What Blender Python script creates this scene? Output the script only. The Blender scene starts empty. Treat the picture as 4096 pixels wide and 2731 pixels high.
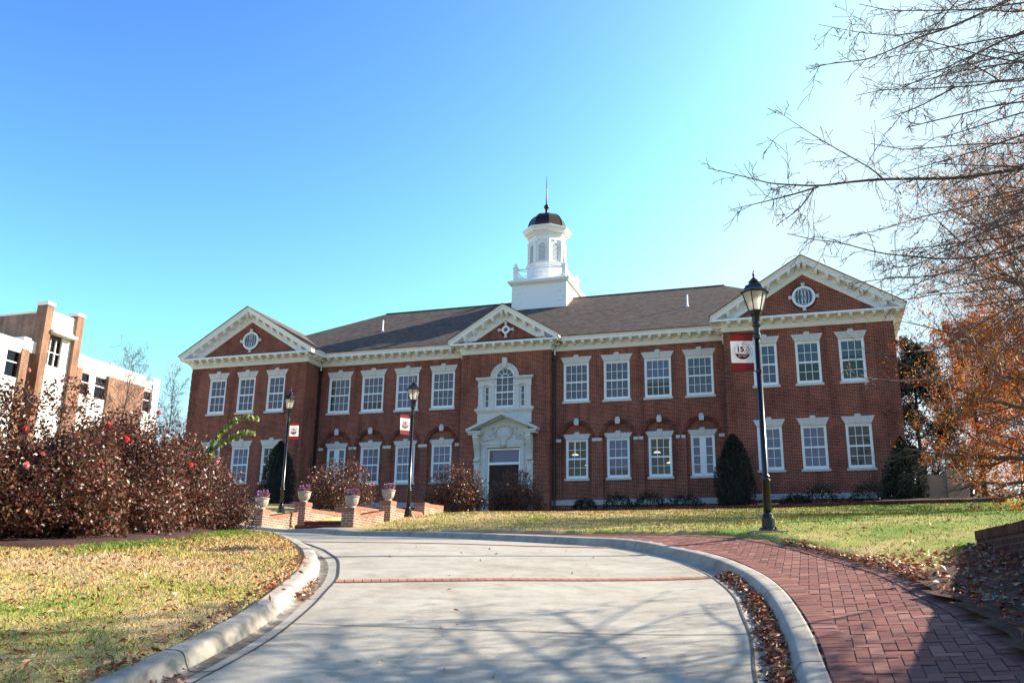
import bpy, math, random
import numpy as np
from mathutils import Matrix, Vector, Euler

# ------------------------------------------------------------------ camera, sky, sun, exposure
scene = bpy.context.scene
col = scene.collection
AZ, PITCH, ROLL = -0.319279, 0.269159, -0.015924
CX, CY, CZ = 16.538873, -49.406722, -6.079035            # eye point
FW = np.array([math.sin(AZ), math.cos(AZ)])               # plan axis s: away along the drive
RT = np.array([math.cos(AZ), -math.sin(AZ)])              # plan axis t: to the right

cam = bpy.data.cameras.new("camera")
cam.sensor_width = 36.0
cam.lens = 36.0 * 3591.80 / 4096.0
cam.clip_end = 3000
cam.clip_start = 0.05
camo = bpy.data.objects.new("camera", cam)
col.objects.link(camo)
_f = Vector((FW[0] * math.cos(PITCH), FW[1] * math.cos(PITCH), math.sin(PITCH)))
_u = Vector((-FW[0] * math.sin(PITCH), -FW[1] * math.sin(PITCH), math.cos(PITCH)))
_r = Vector((RT[0], RT[1], 0))
cr_, sr_ = math.cos(ROLL), math.sin(ROLL)
right = _r * cr_ - _u * sr_
up = _r * sr_ + _u * cr_
M = Matrix.Identity(4)
for i in range(3):
    M[i][0], M[i][1], M[i][2] = right[i], up[i], -_f[i]
M[0][3], M[1][3], M[2][3] = CX, CY, CZ
camo.matrix_world = M
scene.camera = camo

SUN_AZ, SUN_EL = math.radians(56.5), math.radians(29.0)   # azimuth from +Y towards +X
world = bpy.data.worlds.new("World")
scene.world = world
world.use_nodes = True
wn = world.node_tree
for n in list(wn.nodes):
    wn.nodes.remove(n)
sky = wn.nodes.new("ShaderNodeTexSky")
sky.sky_type = 'NISHITA'
sky.sun_disc = False
sky.sun_elevation = SUN_EL
sky.sun_rotation = SUN_AZ
sky.altitude = 100
sky.air_density = 1.0
sky.dust_density = 2.2
sky.ozone_density = 2.4
bg = wn.nodes.new("ShaderNodeBackground")
bg.inputs['Strength'].default_value = 0.05
wo = wn.nodes.new("ShaderNodeOutputWorld")
lim = wn.nodes.new("ShaderNodeVectorMath")               # tame the glare round the sun, the lamp stands for it
lim.operation = 'MINIMUM'
lim.inputs[1].default_value = (2.2, 2.52, 2.7)
gm = wn.nodes.new("ShaderNodeGamma")
gm.inputs['Gamma'].default_value = 2.2
hs = wn.nodes.new("ShaderNodeHueSaturation")
hs.inputs['Hue'].default_value = 0.494
hs.inputs['Saturation'].default_value = 0.98
wn.links.new(sky.outputs[0], lim.inputs[0])
wn.links.new(lim.outputs[0], gm.inputs['Color'])
wn.links.new(gm.outputs[0], hs.inputs['Color'])
wn.links.new(hs.outputs[0], bg.inputs[0])
wn.links.new(bg.outputs[0], wo.inputs[0])

sl = bpy.data.lights.new("sun", 'SUN')
sl.energy = 5.0
sl.angle = math.radians(0.5)
sl.color = (1.0, 0.92, 0.77)
so = bpy.data.objects.new("sun", sl)
col.objects.link(so)
SUN_DIR = Vector((math.sin(SUN_AZ) * math.cos(SUN_EL), math.cos(SUN_AZ) * math.cos(SUN_EL), math.sin(SUN_EL)))
so.rotation_euler = SUN_DIR.to_track_quat('Z', 'Y').to_euler()
so.location = (60, 20, 60)

scene.view_settings.view_transform = 'Standard'
scene.view_settings.look = 'None'
scene.view_settings.gamma = 1.0
scene.view_settings.exposure = 1.5
scene.cycles.max_bounces = 6
scene.cycles.transparent_max_bounces = 12

rng = np.random.default_rng(7)
random.seed(7)

# ------------------------------------------------------------------ plan helpers and terrain
def P(s, t, h=0.0):
    return np.array([CX + s * FW[0] + t * RT[0], CY + s * FW[1] + t * RT[1], CZ + h])

def ST(x, y):
    dx, dy = x - CX, y - CY
    return dx * FW[0] + dy * FW[1], dx * RT[0] + dy * RT[1]

CTRL = np.array([(-8.0,-6.0,-2.744),(-8.0,0.0,-2.744),(-8.0,6.0,-2.744),(0.0,-8.0,-1.72),(0.0,-2.0,-1.72),(0.0,2.0,-1.72),(6.7,-3.0,-0.68),(6.7,0.0,-0.68),(6.7,2.0,-0.68),(11.5,-2.6,0.09),(11.5,0.0,0.09),(11.5,2.6,0.09),(15.0,-3.0,0.57),(15.0,0.0,0.57),(15.0,3.0,0.57),(18.0,-1.0,0.86),(23.0,-5.0,1.242),(15.7,4.45,0.863),(30.5,-3.38,2.17),(34.2,-8.57,2.534),(41.61,1.26,3.215),(39.95,6.31,3.293),(38.18,11.65,3.338),(37.14,14.79,3.422),(36.17,17.72,3.484),(35.42,19.99,3.485),(27.0,-5.03,1.604),(27.0,-7.3,1.594),(12.0,6.1,0.498),(12.8,-7.05,0.301),(24.0,-7.17,1.286),(12.0,9.0,0.95),(8.0,8.0,0.5),(2.0,8.0,-0.5),(-5.0,9.0,-1.3),(20.0,-16.0,1.1),(35.0,-14.0,2.9),(57.0,-30.0,3.6),(50.0,-10.0,4.0),(60.0,-5.0,4.2),(70.0,30.0,4.5),(40.0,35.0,3.2),(60.0,-60.0,3.5),(20.0,-40.0,1.2),(20.0,40.0,1.6),(-10.0,30.0,-2.0),(-10.0,-30.0,-2.5),(100.0,0.0,4.5),(100.0,60.0,4.5),(100.0,-60.0,4.0),(25.0,14.0,2.0),(33.0,20.0,2.9),(47.0,27.0,3.1),(56.0,32.0,3.0),(15.9,2.44,0.706),(18.3,1.57,0.9),(20.8,0.31,1.084),(24.0,-1.93,1.301),(26.2,-4.34,1.427),(27.3,-6.34,1.476),(27.6,-6.93,1.492),(15.2,-3.6,0.576),(18.6,-4.62,0.855),(22.9,-5.9,1.185)])

def _U(r2):
    return np.where(r2 > 0, .5 * r2 * np.log(np.maximum(r2, 1e-12)), 0)

def _tps(C, lam=.5):
    n = len(C)
    Q = np.c_[np.ones(n), C[:, :2]]
    r2 = ((C[:, None, :2] - C[None, :, :2]) ** 2).sum(-1)
    A = np.zeros((n + 3, n + 3))
    A[:n, :n] = _U(r2) + lam * np.eye(n)
    A[:n, n:] = Q
    A[n:, :n] = Q.T
    return np.linalg.solve(A, np.r_[C[:, 2], 0, 0, 0])
_W = _tps(CTRL)

def base_h(s, t):
    """smooth terrain height above the eye at plan point (s, t) (road level)"""
    s = np.clip(np.asarray(s, float), -14, 95)
    t = np.clip(np.asarray(t, float), -60, 50)
    r2 = (s[..., None] - CTRL[:, 0]) ** 2 + (t[..., None] - CTRL[:, 1]) ** 2
    n = len(CTRL)
    return _U(r2) @ _W[:n] + _W[n] + _W[n + 1] * s + _W[n + 2] * t

def chaikin(pts, k=3):
    p = np.array(pts, float)
    for _ in range(k):
        q = np.empty((2 * len(p), 2))
        q[0] = p[0]
        q[-1] = p[-1]
        q[1:-1:2] = .75 * p[:-1] + .25 * p[1:]
        q[2:-1:2] = .25 * p[:-1] + .75 * p[1:]
        p = q
    return p

def resample(p, n):
    p = np.asarray(p, float)
    d = np.r_[0, np.cumsum(np.linalg.norm(np.diff(p, axis=0), axis=1))]
    u = np.linspace(0, d[-1], n)
    return np.c_[np.interp(u, d, p[:, 0]), np.interp(u, d, p[:, 1])]

def plen(p):
    return np.linalg.norm(np.diff(p, axis=0), axis=1).sum()

RJ = chaikin([(-6,-1.2),(2,.55),(4.5,1.22),(7.05,1.84),(8.03,2.09),(9.87,2.46),(10.71,2.58),(11.41,2.66),(12.14,2.69),(13.31,2.68),(14.29,2.56),(15.04,2.35),(17.6,1.30),(20.2,-.25),(23.4,-2.45),(25.6,-4.75),(26.8,-7.0),(28.0,-10.6),(30,-17),(32,-24),(34,-31)])
RB = chaikin([(-6,-.6),(2,1.1),(4.5,1.7),(6.52,2.21),(7.52,2.49),(8.98,2.79),(9.78,2.92),(10.48,3.03),(11.33,3.12),(12.75,3.19),(13.65,3.13),(14.41,3.01),(15.9,2.44),(18.3,1.57),(20.8,.31),(24,-1.93),(26.2,-4.34),(27.35,-6.6),(28.6,-10.4),(30.6,-17),(32.6,-24),(34.6,-31)])
LJ = chaikin([(-6,-5.0),(2,-3.2),(4.5,-2.6),(6.92,-2.18),(7.75,-2.07),(8.74,-2.0),(10.1,-2.04),(11.19,-2.09),(11.84,-2.17),(12.78,-2.33),(13.7,-2.56),(14.91,-2.98),(17.73,-3.93),(20.5,-4.9),(22.2,-6.0),(23.4,-8),(24.6,-12),(26.5,-18),(28.5,-24),(30.5,-31)])
LB = chaikin([(-6,-5.6),(2,-3.72),(4.5,-3.1),(6.28,-2.70),(6.75,-2.60),(8.15,-2.48),(9.28,-2.46),(9.96,-2.46),(10.63,-2.50),(11.78,-2.64),(12.34,-2.75),(12.94,-2.91),(13.73,-3.16),(15.2,-3.62),(18.6,-4.64),(20.8,-5.4),(22.3,-6.45),(23.0,-8.2),(24.2,-12),(26.1,-18),(28.1,-24),(30.1,-31)])
SW = chaikin([(-6,1.3),(2,2.85),(4.5,3.3),(6.95,3.77),(8.24,4.07),(8.83,4.12),(10.24,4.38),(11.12,4.46),(12.67,4.48),(13.87,4.45),(15.21,4.2),(15.8,3.95),(16.7,3.5),(19,2.6),(21.2,1.05),(24.2,-1.7)])
RBshort = RB[RB[:, 0] < 24.2]
RBshort = RBshort[: np.argmax(RBshort[:, 0]) + 1] if len(RBshort) else RBshort
PAVED = np.r_[LB, RB[np.argmin(np.abs(RB[:, 0] - 24.3)):][::-1], SW[::-1]]
BED = chaikin([(13.35,-9.6),(13.2,-7.28),(13.1,-6.5),(14.0,-6.2),(14.81,-5.85),(16.2,-5.75),(20.85,-6.5),(24.8,-7.3),(26.4,-8.3),(27.2,-9.8),(26.8,-13),(22,-14),(17,-13),(13.0,-12)], 2)
WALL_A, WALL_B = np.array([12.0, 6.12]), np.array([0.5, 3.72])      # foot of the retaining wall's face

def inside(poly, s, t):
    s = np.asarray(s); t = np.asarray(t)
    r = np.zeros(s.shape, bool)
    x0, y0 = poly[:, 0], poly[:, 1]
    x1, y1 = np.roll(x0, -1), np.roll(y0, -1)
    for a, b, c, d in zip(x0, y0, x1, y1):
        if b == d:
            continue
        k = ((b > t) != (d > t)) & (s < (c - a) * (t - b) / (d - b) + a)
        r ^= k
    return r

def dist_line(line, s, t):
    s = np.asarray(s, float); t = np.asarray(t, float)
    m = np.full(s.shape, 1e9)
    for a, b in zip(line[:-1], line[1:]):
        d = b - a
        L = (d @ d) + 1e-12
        u = np.clip(((s - a[0]) * d[0] + (t - a[1]) * d[1]) / L, 0, 1)
        m = np.minimum(m, (s - a[0] - u * d[0]) ** 2 + (t - a[1] - u * d[1]) ** 2)
    return np.sqrt(m)

PAVED_C = np.r_[PAVED[::4]]
def right_side(s, t):
    """true on the bank beyond the brick footpath"""
    lt = np.interp(s, SW[:, 0], SW[:, 1])
    return np.where(np.asarray(s) < 24.2, np.asarray(t) > lt - .3, False)

def wall_t(s):
    return WALL_B[1] + (np.asarray(s) - WALL_B[0]) * (WALL_A[1] - WALL_B[1]) / (WALL_A[0] - WALL_B[0])

def lawn_h(s, t):
    s = np.asarray(s, float); t = np.asarray(t, float)
    h = base_h(s, t) + .115
    h = h + np.where(right_side(s, t), .07, 0)
    beyond = (t > wall_t(s) + .16)
    k = np.clip((15.0 - s) / 3.0, 0, 1) * beyond * np.clip((s + 3) / 3, 0, 1)
    h = np.maximum(h, h + k * (.70 - h) * (h < .70))
    st_ = np.interp(s, SW[:, 0], SW[:, 1])
    hollow = right_side(s, t) & (t < wall_t(s) + .17) & (s < 12.2)
    hf = base_h(s, st_) + .13 + .10 * np.maximum(t - st_, 0)
    w = np.clip((12.15 - s) / 1.5, 0, 1) * hollow * np.clip((t - st_ + .3) / .5, 0, 1)
    h = np.where(hollow, np.minimum(h, h * (1 - w) + hf * w), h)
    # level bed behind the brick edging at the building
    y = CY + s * FW[1] + t * RT[1]
    x = CX + s * FW[0] + t * RT[0]
    h = h + np.where((y > -9.4) & (x > 3.6) & (x < 24.6) & (y < 0), .12, 0)
    h = h + .018 * np.sin(s * 2.1 + 1.3 * t) * np.sin(1.7 * t - .6 * s) + .012 * np.sin(5.1 * s + .7) * np.sin(4.3 * t)
    return h

def ground_z(x, y):
    s, t = ST(x, y)
    return CZ + float(lawn_h(np.array([s]), np.array([t]))[0])

# ------------------------------------------------------------------ mesh helpers
class MB:
    def __init__(self):
        self.v, self.f, self.m = [], [], []
    def add(self, vs, fs, mi=0):
        o = len(self.v)
        self.v.extend([tuple(map(float, q)) for q in vs])
        for f in fs:
            self.f.append(tuple(o + i for i in f))
            self.m.append(mi)
    def box(self, x0, x1, y0, y1, z0, z1, mi=0):
        vs = [(x0,y0,z0),(x1,y0,z0),(x1,y1,z0),(x0,y1,z0),(x0,y0,z1),(x1,y0,z1),(x1,y1,z1),(x0,y1,z1)]
        self.add(vs, [(0,3,2,1),(4,5,6,7),(0,1,5,4),(1,2,6,5),(2,3,7,6),(3,0,4,7)], mi)
    def bev(self, x0, x1, y0, y1, z0, z1, b=.006, mi=0):
        """box with chamfered vertical and top edges"""
        def ring(i, z):
            return [(x0+i,y0,z),(x1-i,y0,z),(x1,y0+i,z),(x1,y1-i,z),(x1-i,y1,z),(x0+i,y1,z),(x0,y1-i,z),(x0,y0+i,z)]
        def ring2(i, z):
            return [(x0+2*i,y0+i,z),(x1-2*i,y0+i,z),(x1-i,y0+2*i,z),(x1-i,y1-2*i,z),(x1-2*i,y1-i,z),(x0+2*i,y1-i,z),(x0+i,y1-2*i,z),(x0+i,y0+2*i,z)]
        vs = ring(b, z0) + ring(b, z1 - b) + ring2(b, z1)
        fs = [tuple(range(7, -1, -1))]
        for k in (0, 8):
            for i in range(8):
                fs.append((k+i, k+(i+1) % 8, k+8+(i+1) % 8, k+8+i))
        fs.append(tuple(range(16, 24)))
        self.add(vs, fs, mi)
    def prism(self, poly, y0, y1, mi=0):
        """polygon in x,z extruded from y0 to y1"""
        n = len(poly)
        vs = [(p[0], y0, p[1]) for p in poly] + [(p[0], y1, p[1]) for p in poly]
        fs = [tuple(range(n)), tuple(range(2*n-1, n-1, -1))]
        fs += [(i, i+n, (i+1) % n + n, (i+1) % n) for i in range(n)]
        self.add(vs, fs, mi)
    def lathe(self, prof, n=12, c=(0,0,0), mi=0, rot=0.0, sx=1.0):
        vs, fs = [], []
        for r, z in prof:
            for k in range(n):
                a = rot + 2 * math.pi * k / n
                vs.append((c[0] + r * math.cos(a) * sx, c[1] + r * math.sin(a), c[2] + z))
        for j in range(len(prof) - 1):
            for k in range(n):
                fs.append((j*n+k, j*n+(k+1) % n, (j+1)*n+(k+1) % n, (j+1)*n+k))
        fs.append(tuple(range(n-1, -1, -1)))
        fs.append(tuple(range((len(prof)-1)*n, len(prof)*n)))
        self.add(vs, fs, mi)
    def tube(self, pts, rad, n=6, mi=0, cap=True):
        pts = [np.asarray(p, float) for p in pts]
        vs, fs = [], []
        k = len(pts)
        ref = None
        for i in range(k):
            d = pts[min(i+1, k-1)] - pts[max(i-1, 0)]
            d = d / (np.linalg.norm(d) + 1e-9)
            if ref is None:
                ref = np.array([0, 0, 1.]) if abs(d[2]) < .9 else np.array([1., 0, 0])
            a = np.cross(d, ref); a /= np.linalg.norm(a) + 1e-9
            b = np.cross(d, a)
            ref = -np.cross(d, a) if False else ref
            r = rad[i] if hasattr(rad, '__len__') else rad
            for j in range(n):
                q = 2 * math.pi * j / n
                vs.append(pts[i] + r * (math.cos(q) * a + math.sin(q) * b))
        for i in range(k - 1):
            for j in range(n):
                fs.append((i*n+j, (i+1)*n+j, (i+1)*n+(j+1) % n, i*n+(j+1) % n))
        if cap:
            fs.append(tuple(range(n)))
            fs.append(tuple(range(k*n-1, (k-1)*n-1, -1)))
        self.add(vs, fs, mi)
    def build(self, name, mats, parent=None, smooth=False, loc=None):
        me = bpy.data.meshes.new(name)
        me.from_pydata(self.v, [], self.f)
        mats = mats if isinstance(mats, (list, tuple)) else [mats]
        for m in mats:
            me.materials.append(m)
        if len(mats) > 1:
            me.polygons.foreach_set('material_index', self.m)
        if smooth:
            me.polygons.foreach_set('use_smooth', [True] * len(me.polygons))
        me.update()
        return link(name, me, parent, loc)

def link(name, me, parent=None, loc=None):
    o = bpy.data.objects.new(name, me)
    col.objects.link(o)
    if parent is not None:
        o.parent = parent
    if loc is not None:
        o.location = loc
    return o

def arr_mesh(name, V, F, mats, parent=None, smooth=False, loc=None, mi=None):
    V = np.asarray(V, np.float32).reshape(-1, 3)
    F = np.asarray(F, np.int32)
    k = F.shape[1]
    me = bpy.data.meshes.new(name)
    me.vertices.add(len(V))
    me.vertices.foreach_set('co', V.ravel())
    me.loops.add(F.size)
    me.loops.foreach_set('vertex_index', F.ravel())
    me.polygons.add(len(F))
    me.polygons.foreach_set('loop_start', np.arange(0, F.size, k, dtype=np.int32))
    mats = mats if isinstance(mats, (list, tuple)) else [mats]
    for m in mats:
        me.materials.append(m)
    if mi is not None:
        me.polygons.foreach_set('material_index', np.asarray(mi, np.int32))
    if smooth:
        me.polygons.foreach_set('use_smooth', np.ones(len(F), bool))
    me.update(calc_edges=True)
    me.validate()
    return link(name, me, parent, loc)

def tag(o, label=None, cat=None, group=None, kind=None):
    if label: o['label'] = label
    if cat: o['category'] = cat
    if group: o['group'] = group
    if kind: o['kind'] = kind
    return o

def thing(name, label, cat, loc=(0,0,0), rz=0.0, group=None):
    o = bpy.data.objects.new(name, None)
    o.empty_display_size = .2
    col.objects.link(o)
    o.location = loc
    o.rotation_euler = (0, 0, rz)
    return tag(o, label, cat, group)

def copy_tree(o, parent=None):
    c = o.copy()
    col.objects.link(c)
    c.parent = parent
    for ch in list(o.children):
        copy_tree(ch, c)
    return c

# ------------------------------------------------------------------ materials
def new_mat(name):
    m = bpy.data.materials.new(name)
    m.use_nodes = True
    nt = m.node_tree
    b = nt.nodes['Principled BSDF']
    return m, nt, b

def N(nt, typ, **kw):
    n = nt.nodes.new(typ)
    for k, v in kw.items():
        if k in n.inputs.keys() if False else False:
            pass
        setattr(n, k, v)
    return n

def setin(n, **kw):
    for k, v in kw.items():
        n.inputs[k.replace('_', ' ')].default_value = v

def ramp(nt, stops):
    r = nt.nodes.new('ShaderNodeValToRGB')
    e = r.color_ramp.elements
    while len(e) > 1:
        e.remove(e[0])
    e[0].position = stops[0][0]; e[0].color = (*stops[0][1], 1)
    for p, c in stops[1:]:
        q = e.new(p); q.color = (*c, 1)
    return r

def noise(nt, scale, detail=4, rough=.6, coord='Object'):
    tc = nt.nodes.new('ShaderNodeTexCoord')
    n = nt.nodes.new('ShaderNodeTexNoise')
    n.inputs['Scale'].default_value = scale
    n.inputs['Detail'].default_value = detail
    n.inputs['Roughness'].default_value = rough
    nt.links.new(tc.outputs[coord], n.inputs['Vector'])
    return n

def mixc(nt, a, b, fac=None, blend='MIX', f=.5):
    m = nt.nodes.new('ShaderNodeMix')
    m.data_type = 'RGBA'
    m.blend_type = blend
    m.inputs[0].default_value = f
    if fac is not None: nt.links.new(fac, m.inputs[0])
    for sock, v in ((m.inputs[6], a), (m.inputs[7], b)):
        if isinstance(v, tuple): sock.default_value = (*v, 1)
        else: nt.links.new(v, sock)
    return m.outputs[2]

def mathn(nt, op, a, b=None):
    m = nt.nodes.new('ShaderNodeMath')
    m.operation = op
    for i, v in enumerate((a, b)):
        if v is None: continue
        if isinstance(v, (int, float)): m.inputs[i].default_value = v
        else: nt.links.new(v, m.inputs[i])
    return m.outputs[0]

def bump(nt, b, h, strength=.3, dist=.02):
    n = nt.nodes.new('ShaderNodeBump')
    n.inputs['Strength'].default_value = strength
    n.inputs['Distance'].default_value = dist
    nt.links.new(h, n.inputs['Height'])
    nt.links.new(n.outputs[0], b.inputs['Normal'])

def speckled(name, c1, c2, scale=6, rough=.7, bstr=.15, c3=None, detail=5, spec=.3):
    m, nt, b = new_mat(name)
    n = noise(nt, scale, detail, .65)
    stops = [(.32, c1), (.68, c2)] if c3 is None else [(.28, c1), (.5, c2), (.72, c3)]
    r = ramp(nt, stops)
    nt.links.new(n.outputs[0], r.inputs[0])
    nt.links.new(r.outputs[0], b.inputs['Base Color'])
    setin(b, Roughness=rough)
    b.inputs['Specular IOR Level'].default_value = spec
    if bstr:
        n2 = noise(nt, scale * 7, 3, .6)
        bump(nt, b, n2.outputs[0], bstr, .01)
    return m

def brick(name, c1, c2, mortar, w=.215, h=.0753, ms=.011, rough=.85, wear=None, bstr=.25):
    m, nt, b = new_mat(name)
    tc = nt.nodes.new('ShaderNodeTexCoord')
    geo = nt.nodes.new('ShaderNodeNewGeometry')
    sn = nt.nodes.new('ShaderNodeSeparateXYZ'); nt.links.new(geo.outputs['True Normal'], sn.inputs[0])
    sp = nt.nodes.new('ShaderNodeSeparateXYZ'); nt.links.new(tc.outputs['Object'], sp.inputs[0])
    ax = mathn(nt, 'GREATER_THAN', mathn(nt, 'ABSOLUTE', sn.outputs[0]), .7)
    az = mathn(nt, 'GREATER_THAN', mathn(nt, 'ABSOLUTE', sn.outputs[2]), .7)
    def mixf(fac, a, bb):
        mm = nt.nodes.new('ShaderNodeMix'); nt.links.new(fac, mm.inputs[0]); nt.links.new(a, mm.inputs[2]); nt.links.new(bb, mm.inputs[3]); return mm.outputs[0]
    uu = mixf(ax, sp.outputs[0], sp.outputs[1])
    vv = mixf(az, sp.outputs[2], sp.outputs[1])
    cb = nt.nodes.new('ShaderNodeCombineXYZ')
    nt.links.new(uu, cb.inputs[0]); nt.links.new(vv, cb.inputs[1])
    bt = nt.nodes.new('ShaderNodeTexBrick')
    nt.links.new(cb.outputs[0], bt.inputs['Vector'])
    bt.offset = .5
    setin(bt, Scale=1.0, Mortar_Size=ms, Mortar_Smooth=.25, Bias=0.0, Brick_Width=w, Row_Height=h)
    bt.inputs['Color1'].default_value = (*c1, 1)
    bt.inputs['Color2'].default_value = (*c2, 1)
    bt.inputs['Mortar'].default_value = (*mortar, 1)
    nz = noise(nt, .8, 8, .72)
    r = ramp(nt, [(.3, (.55, .52, .52)), (.5, (.95, .95, .95)), (.72, (1.35, 1.28, 1.2))])
    nt.links.new(nz.outputs[0], r.inputs[0])
    c = mixc(nt, bt.outputs[0], r.outputs[0], blend='MULTIPLY', f=.8)
    # rain streaks: a noise drawn out along the height
    mp = nt.nodes.new('ShaderNodeMapping'); mp.inputs['Scale'].default_value = (2.2, 2.2, .22)
    nt.links.new(tc.outputs['Object'], mp.inputs['Vector'])
    ns = nt.nodes.new('ShaderNodeTexNoise'); ns.inputs['Scale'].default_value = 1.0; ns.inputs['Detail'].default_value = 6
    nt.links.new(mp.outputs[0], ns.inputs['Vector'])
    rs = ramp(nt, [(.34, (.62, .60, .60)), (.5, (1, 1, 1)), (.68, (1.16, 1.13, 1.1))])
    nt.links.new(ns.outputs[0], rs.inputs[0])
    c = mixc(nt, c, rs.outputs[0], blend='MULTIPLY', f=.75)
    nt.links.new(c, b.inputs['Base Color'])
    setin(b, Roughness=rough)
    b.inputs['Specular IOR Level'].default_value = .2
    inv = mathn(nt, 'SUBTRACT', 1.0, bt.outputs['Fac'])
    bump(nt, b, inv, bstr, .008)
    return m

def leafmat(name, stops, rough=.45, trans=.25, spec=.5):
    m, nt, b = new_mat(name)
    geo = nt.nodes.new('ShaderNodeNewGeometry')
    r = ramp(nt, stops)
    nt.links.new(geo.outputs['Random Per Island'], r.inputs[0])
    nt.links.new(r.outputs[0], b.inputs['Base Color'])
    setin(b, Roughness=rough)
    b.inputs['Specular IOR Level'].default_value = spec
    if trans > 0:
        tr = nt.nodes.new('ShaderNodeBsdfTranslucent')
        nt.links.new(r.outputs[0], tr.inputs[0])
        mx = nt.nodes.new('ShaderNodeMixShader')
        mx.inputs[0].default_value = trans
        nt.links.new(b.outputs[0], mx.inputs[1]); nt.links.new(tr.outputs[0], mx.inputs[2])
        out = [n for n in nt.nodes if n.type == 'OUTPUT_MATERIAL'][0]
        nt.links.new(mx.outputs[0], out.inputs[0])
    return m

def plain(name, c, rough=.5, metal=0.0, spec=.5, var=.0):
    m, nt, b = new_mat(name)
    b.inputs['Base Color'].default_value = (*c, 1)
    setin(b, Roughness=rough, Metallic=metal)
    b.inputs['Specular IOR Level'].default_value = spec
    if var:
        n = noise(nt, 9, 4, .6)
        r = ramp(nt, [(.3, tuple(x * (1 - var) for x in c)), (.7, tuple(min(1, x * (1 + var)) for x in c))])
        nt.links.new(n.outputs[0], r.inputs[0])
        nt.links.new(r.outputs[0], b.inputs['Base Color'])
    return m

def lawn_color(nt):
    """dormant winter turf: straw with green patches, greener towards the trees on the right"""
    tc = nt.nodes.new('ShaderNodeTexCoord')
    sp = nt.nodes.new('ShaderNodeSeparateXYZ'); nt.links.new(tc.outputs['Object'], sp.inputs[0])
    n1 = noise(nt, .55, 3, .55); n2 = noise(nt, 5.0, 4, .7); n3 = noise(nt, 38, 2, .6)
    a = mathn(nt, 'MULTIPLY', n1.outputs[0], .95)
    a = mathn(nt, 'ADD', a, mathn(nt, 'MULTIPLY', n2.outputs[0], .55))
    mr = nt.nodes.new('ShaderNodeMapRange')
    mr.inputs[1].default_value = 10.0; mr.inputs[2].default_value = 24.0
    mr.inputs[3].default_value = 0.0; mr.inputs[4].default_value = .34
    nt.links.new(sp.outputs[0], mr.inputs[0])
    a = mathn(nt, 'ADD', a, mr.outputs[0])
    a = mathn(nt, 'SUBTRACT', a, .275)
    r = ramp(nt, [(.28, (.58, .395, .25)), (.44, (.52, .375, .17)), (.58, (.37, .325, .09)), (.76, (.19, .26, .04)), (1.0, (.09, .18, .022))])
    nt.links.new(a, r.inputs[0])
    r3 = ramp(nt, [(.3, (.6, .6, .6)), (.7, (1.25, 1.25, 1.25))])
    nt.links.new(n3.outputs[0], r3.inputs[0])
    return mixc(nt, r.outputs[0], r3.outputs[0], blend='MULTIPLY', f=.7), n3.outputs[0]

def make_lawn(name, blades=False):
    m, nt, b = new_mat(name)
    c, h = lawn_color(nt)
    if blades:
        geo = nt.nodes.new('ShaderNodeNewGeometry')
        r = ramp(nt, [(0, (.30, .26, .24)), (.35, (.75, .72, .7)), (.7, (1.15, 1.1, 1.0)), (1, (2.0, 1.8, 1.6))])
        nt.links.new(geo.outputs['Random Per Island'], r.inputs[0])
        c = mixc(nt, c, r.outputs[0], blend='MULTIPLY', f=1.0)
        b.inputs['Roughness'].default_value = .6
    else:
        bump(nt, b, h, .8, .04)
        b.inputs['Roughness'].default_value = .95
    b.inputs['Specular IOR Level'].default_value = .15
    nt.links.new(c, b.inputs['Base Color'])
    return m

MT = {}
MT['brick'] = brick('red_brick', (.235, .040, .021), (.078, .015, .011), (.45, .225, .165), w=.231, h=.0753, ms=.0115)
MT['pier_brick'] = brick('pier_brick', (.33, .14, .088), (.22, .085, .055), (.50, .41, .33), w=.215, h=.0753, ms=.011)
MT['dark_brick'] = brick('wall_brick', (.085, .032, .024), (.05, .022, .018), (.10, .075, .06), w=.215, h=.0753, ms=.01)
MT['tan_brick'] = brick('tan_brick', (.24, .105, .058), (.15, .065, .038), (.36, .25, .18), w=.22, h=.075, ms=.012)
MT['step_brick'] = brick('step_brick', (.22, .075, .05), (.15, .055, .04), (.16, .11, .09), w=.075, h=.3, ms=.012)
MT['white'] = plain('white_paint', (.86, .86, .86), .45, var=.03)
MT['stone'] = speckled('limestone', (.56, .54, .52), (.68, .66, .63), 5, .8, .1)
MT['ledge'] = speckled('ledge_stone', (.34, .34, .35), (.46, .46, .46), 3, .85, .1)
MT['stucco'] = speckled('white_stucco', (.80, .78, .72), (.84, .82, .77), 2, .9, .05)
MT['concrete_urn'] = speckled('urn_concrete', (.31, .25, .21), (.47, .41, .35), 14, .9, .3)
MT['metal'] = plain('black_iron', (.007, .006, .006), .28, .0, .5)
MT['copper'] = plain('dark_copper', (.055, .028, .022), .32, .6, .5, var=.2)
MT['pipe'] = plain('brown_downspout', (.03, .018, .015), .4)
MT['door'] = plain('dark_wood_door', (.035, .014, .010), .55, spec=.25)
MT['frost'] = plain('frosted_glass', (.75, .72, .66), .25, var=.04)
MT['beige'] = speckled('beige_stucco', (.34, .24, .16), (.42, .30, .20), 4, .9, .1)
MT['bronze'] = plain('bronze_frame', (.045, .028, .02), .4)

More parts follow.
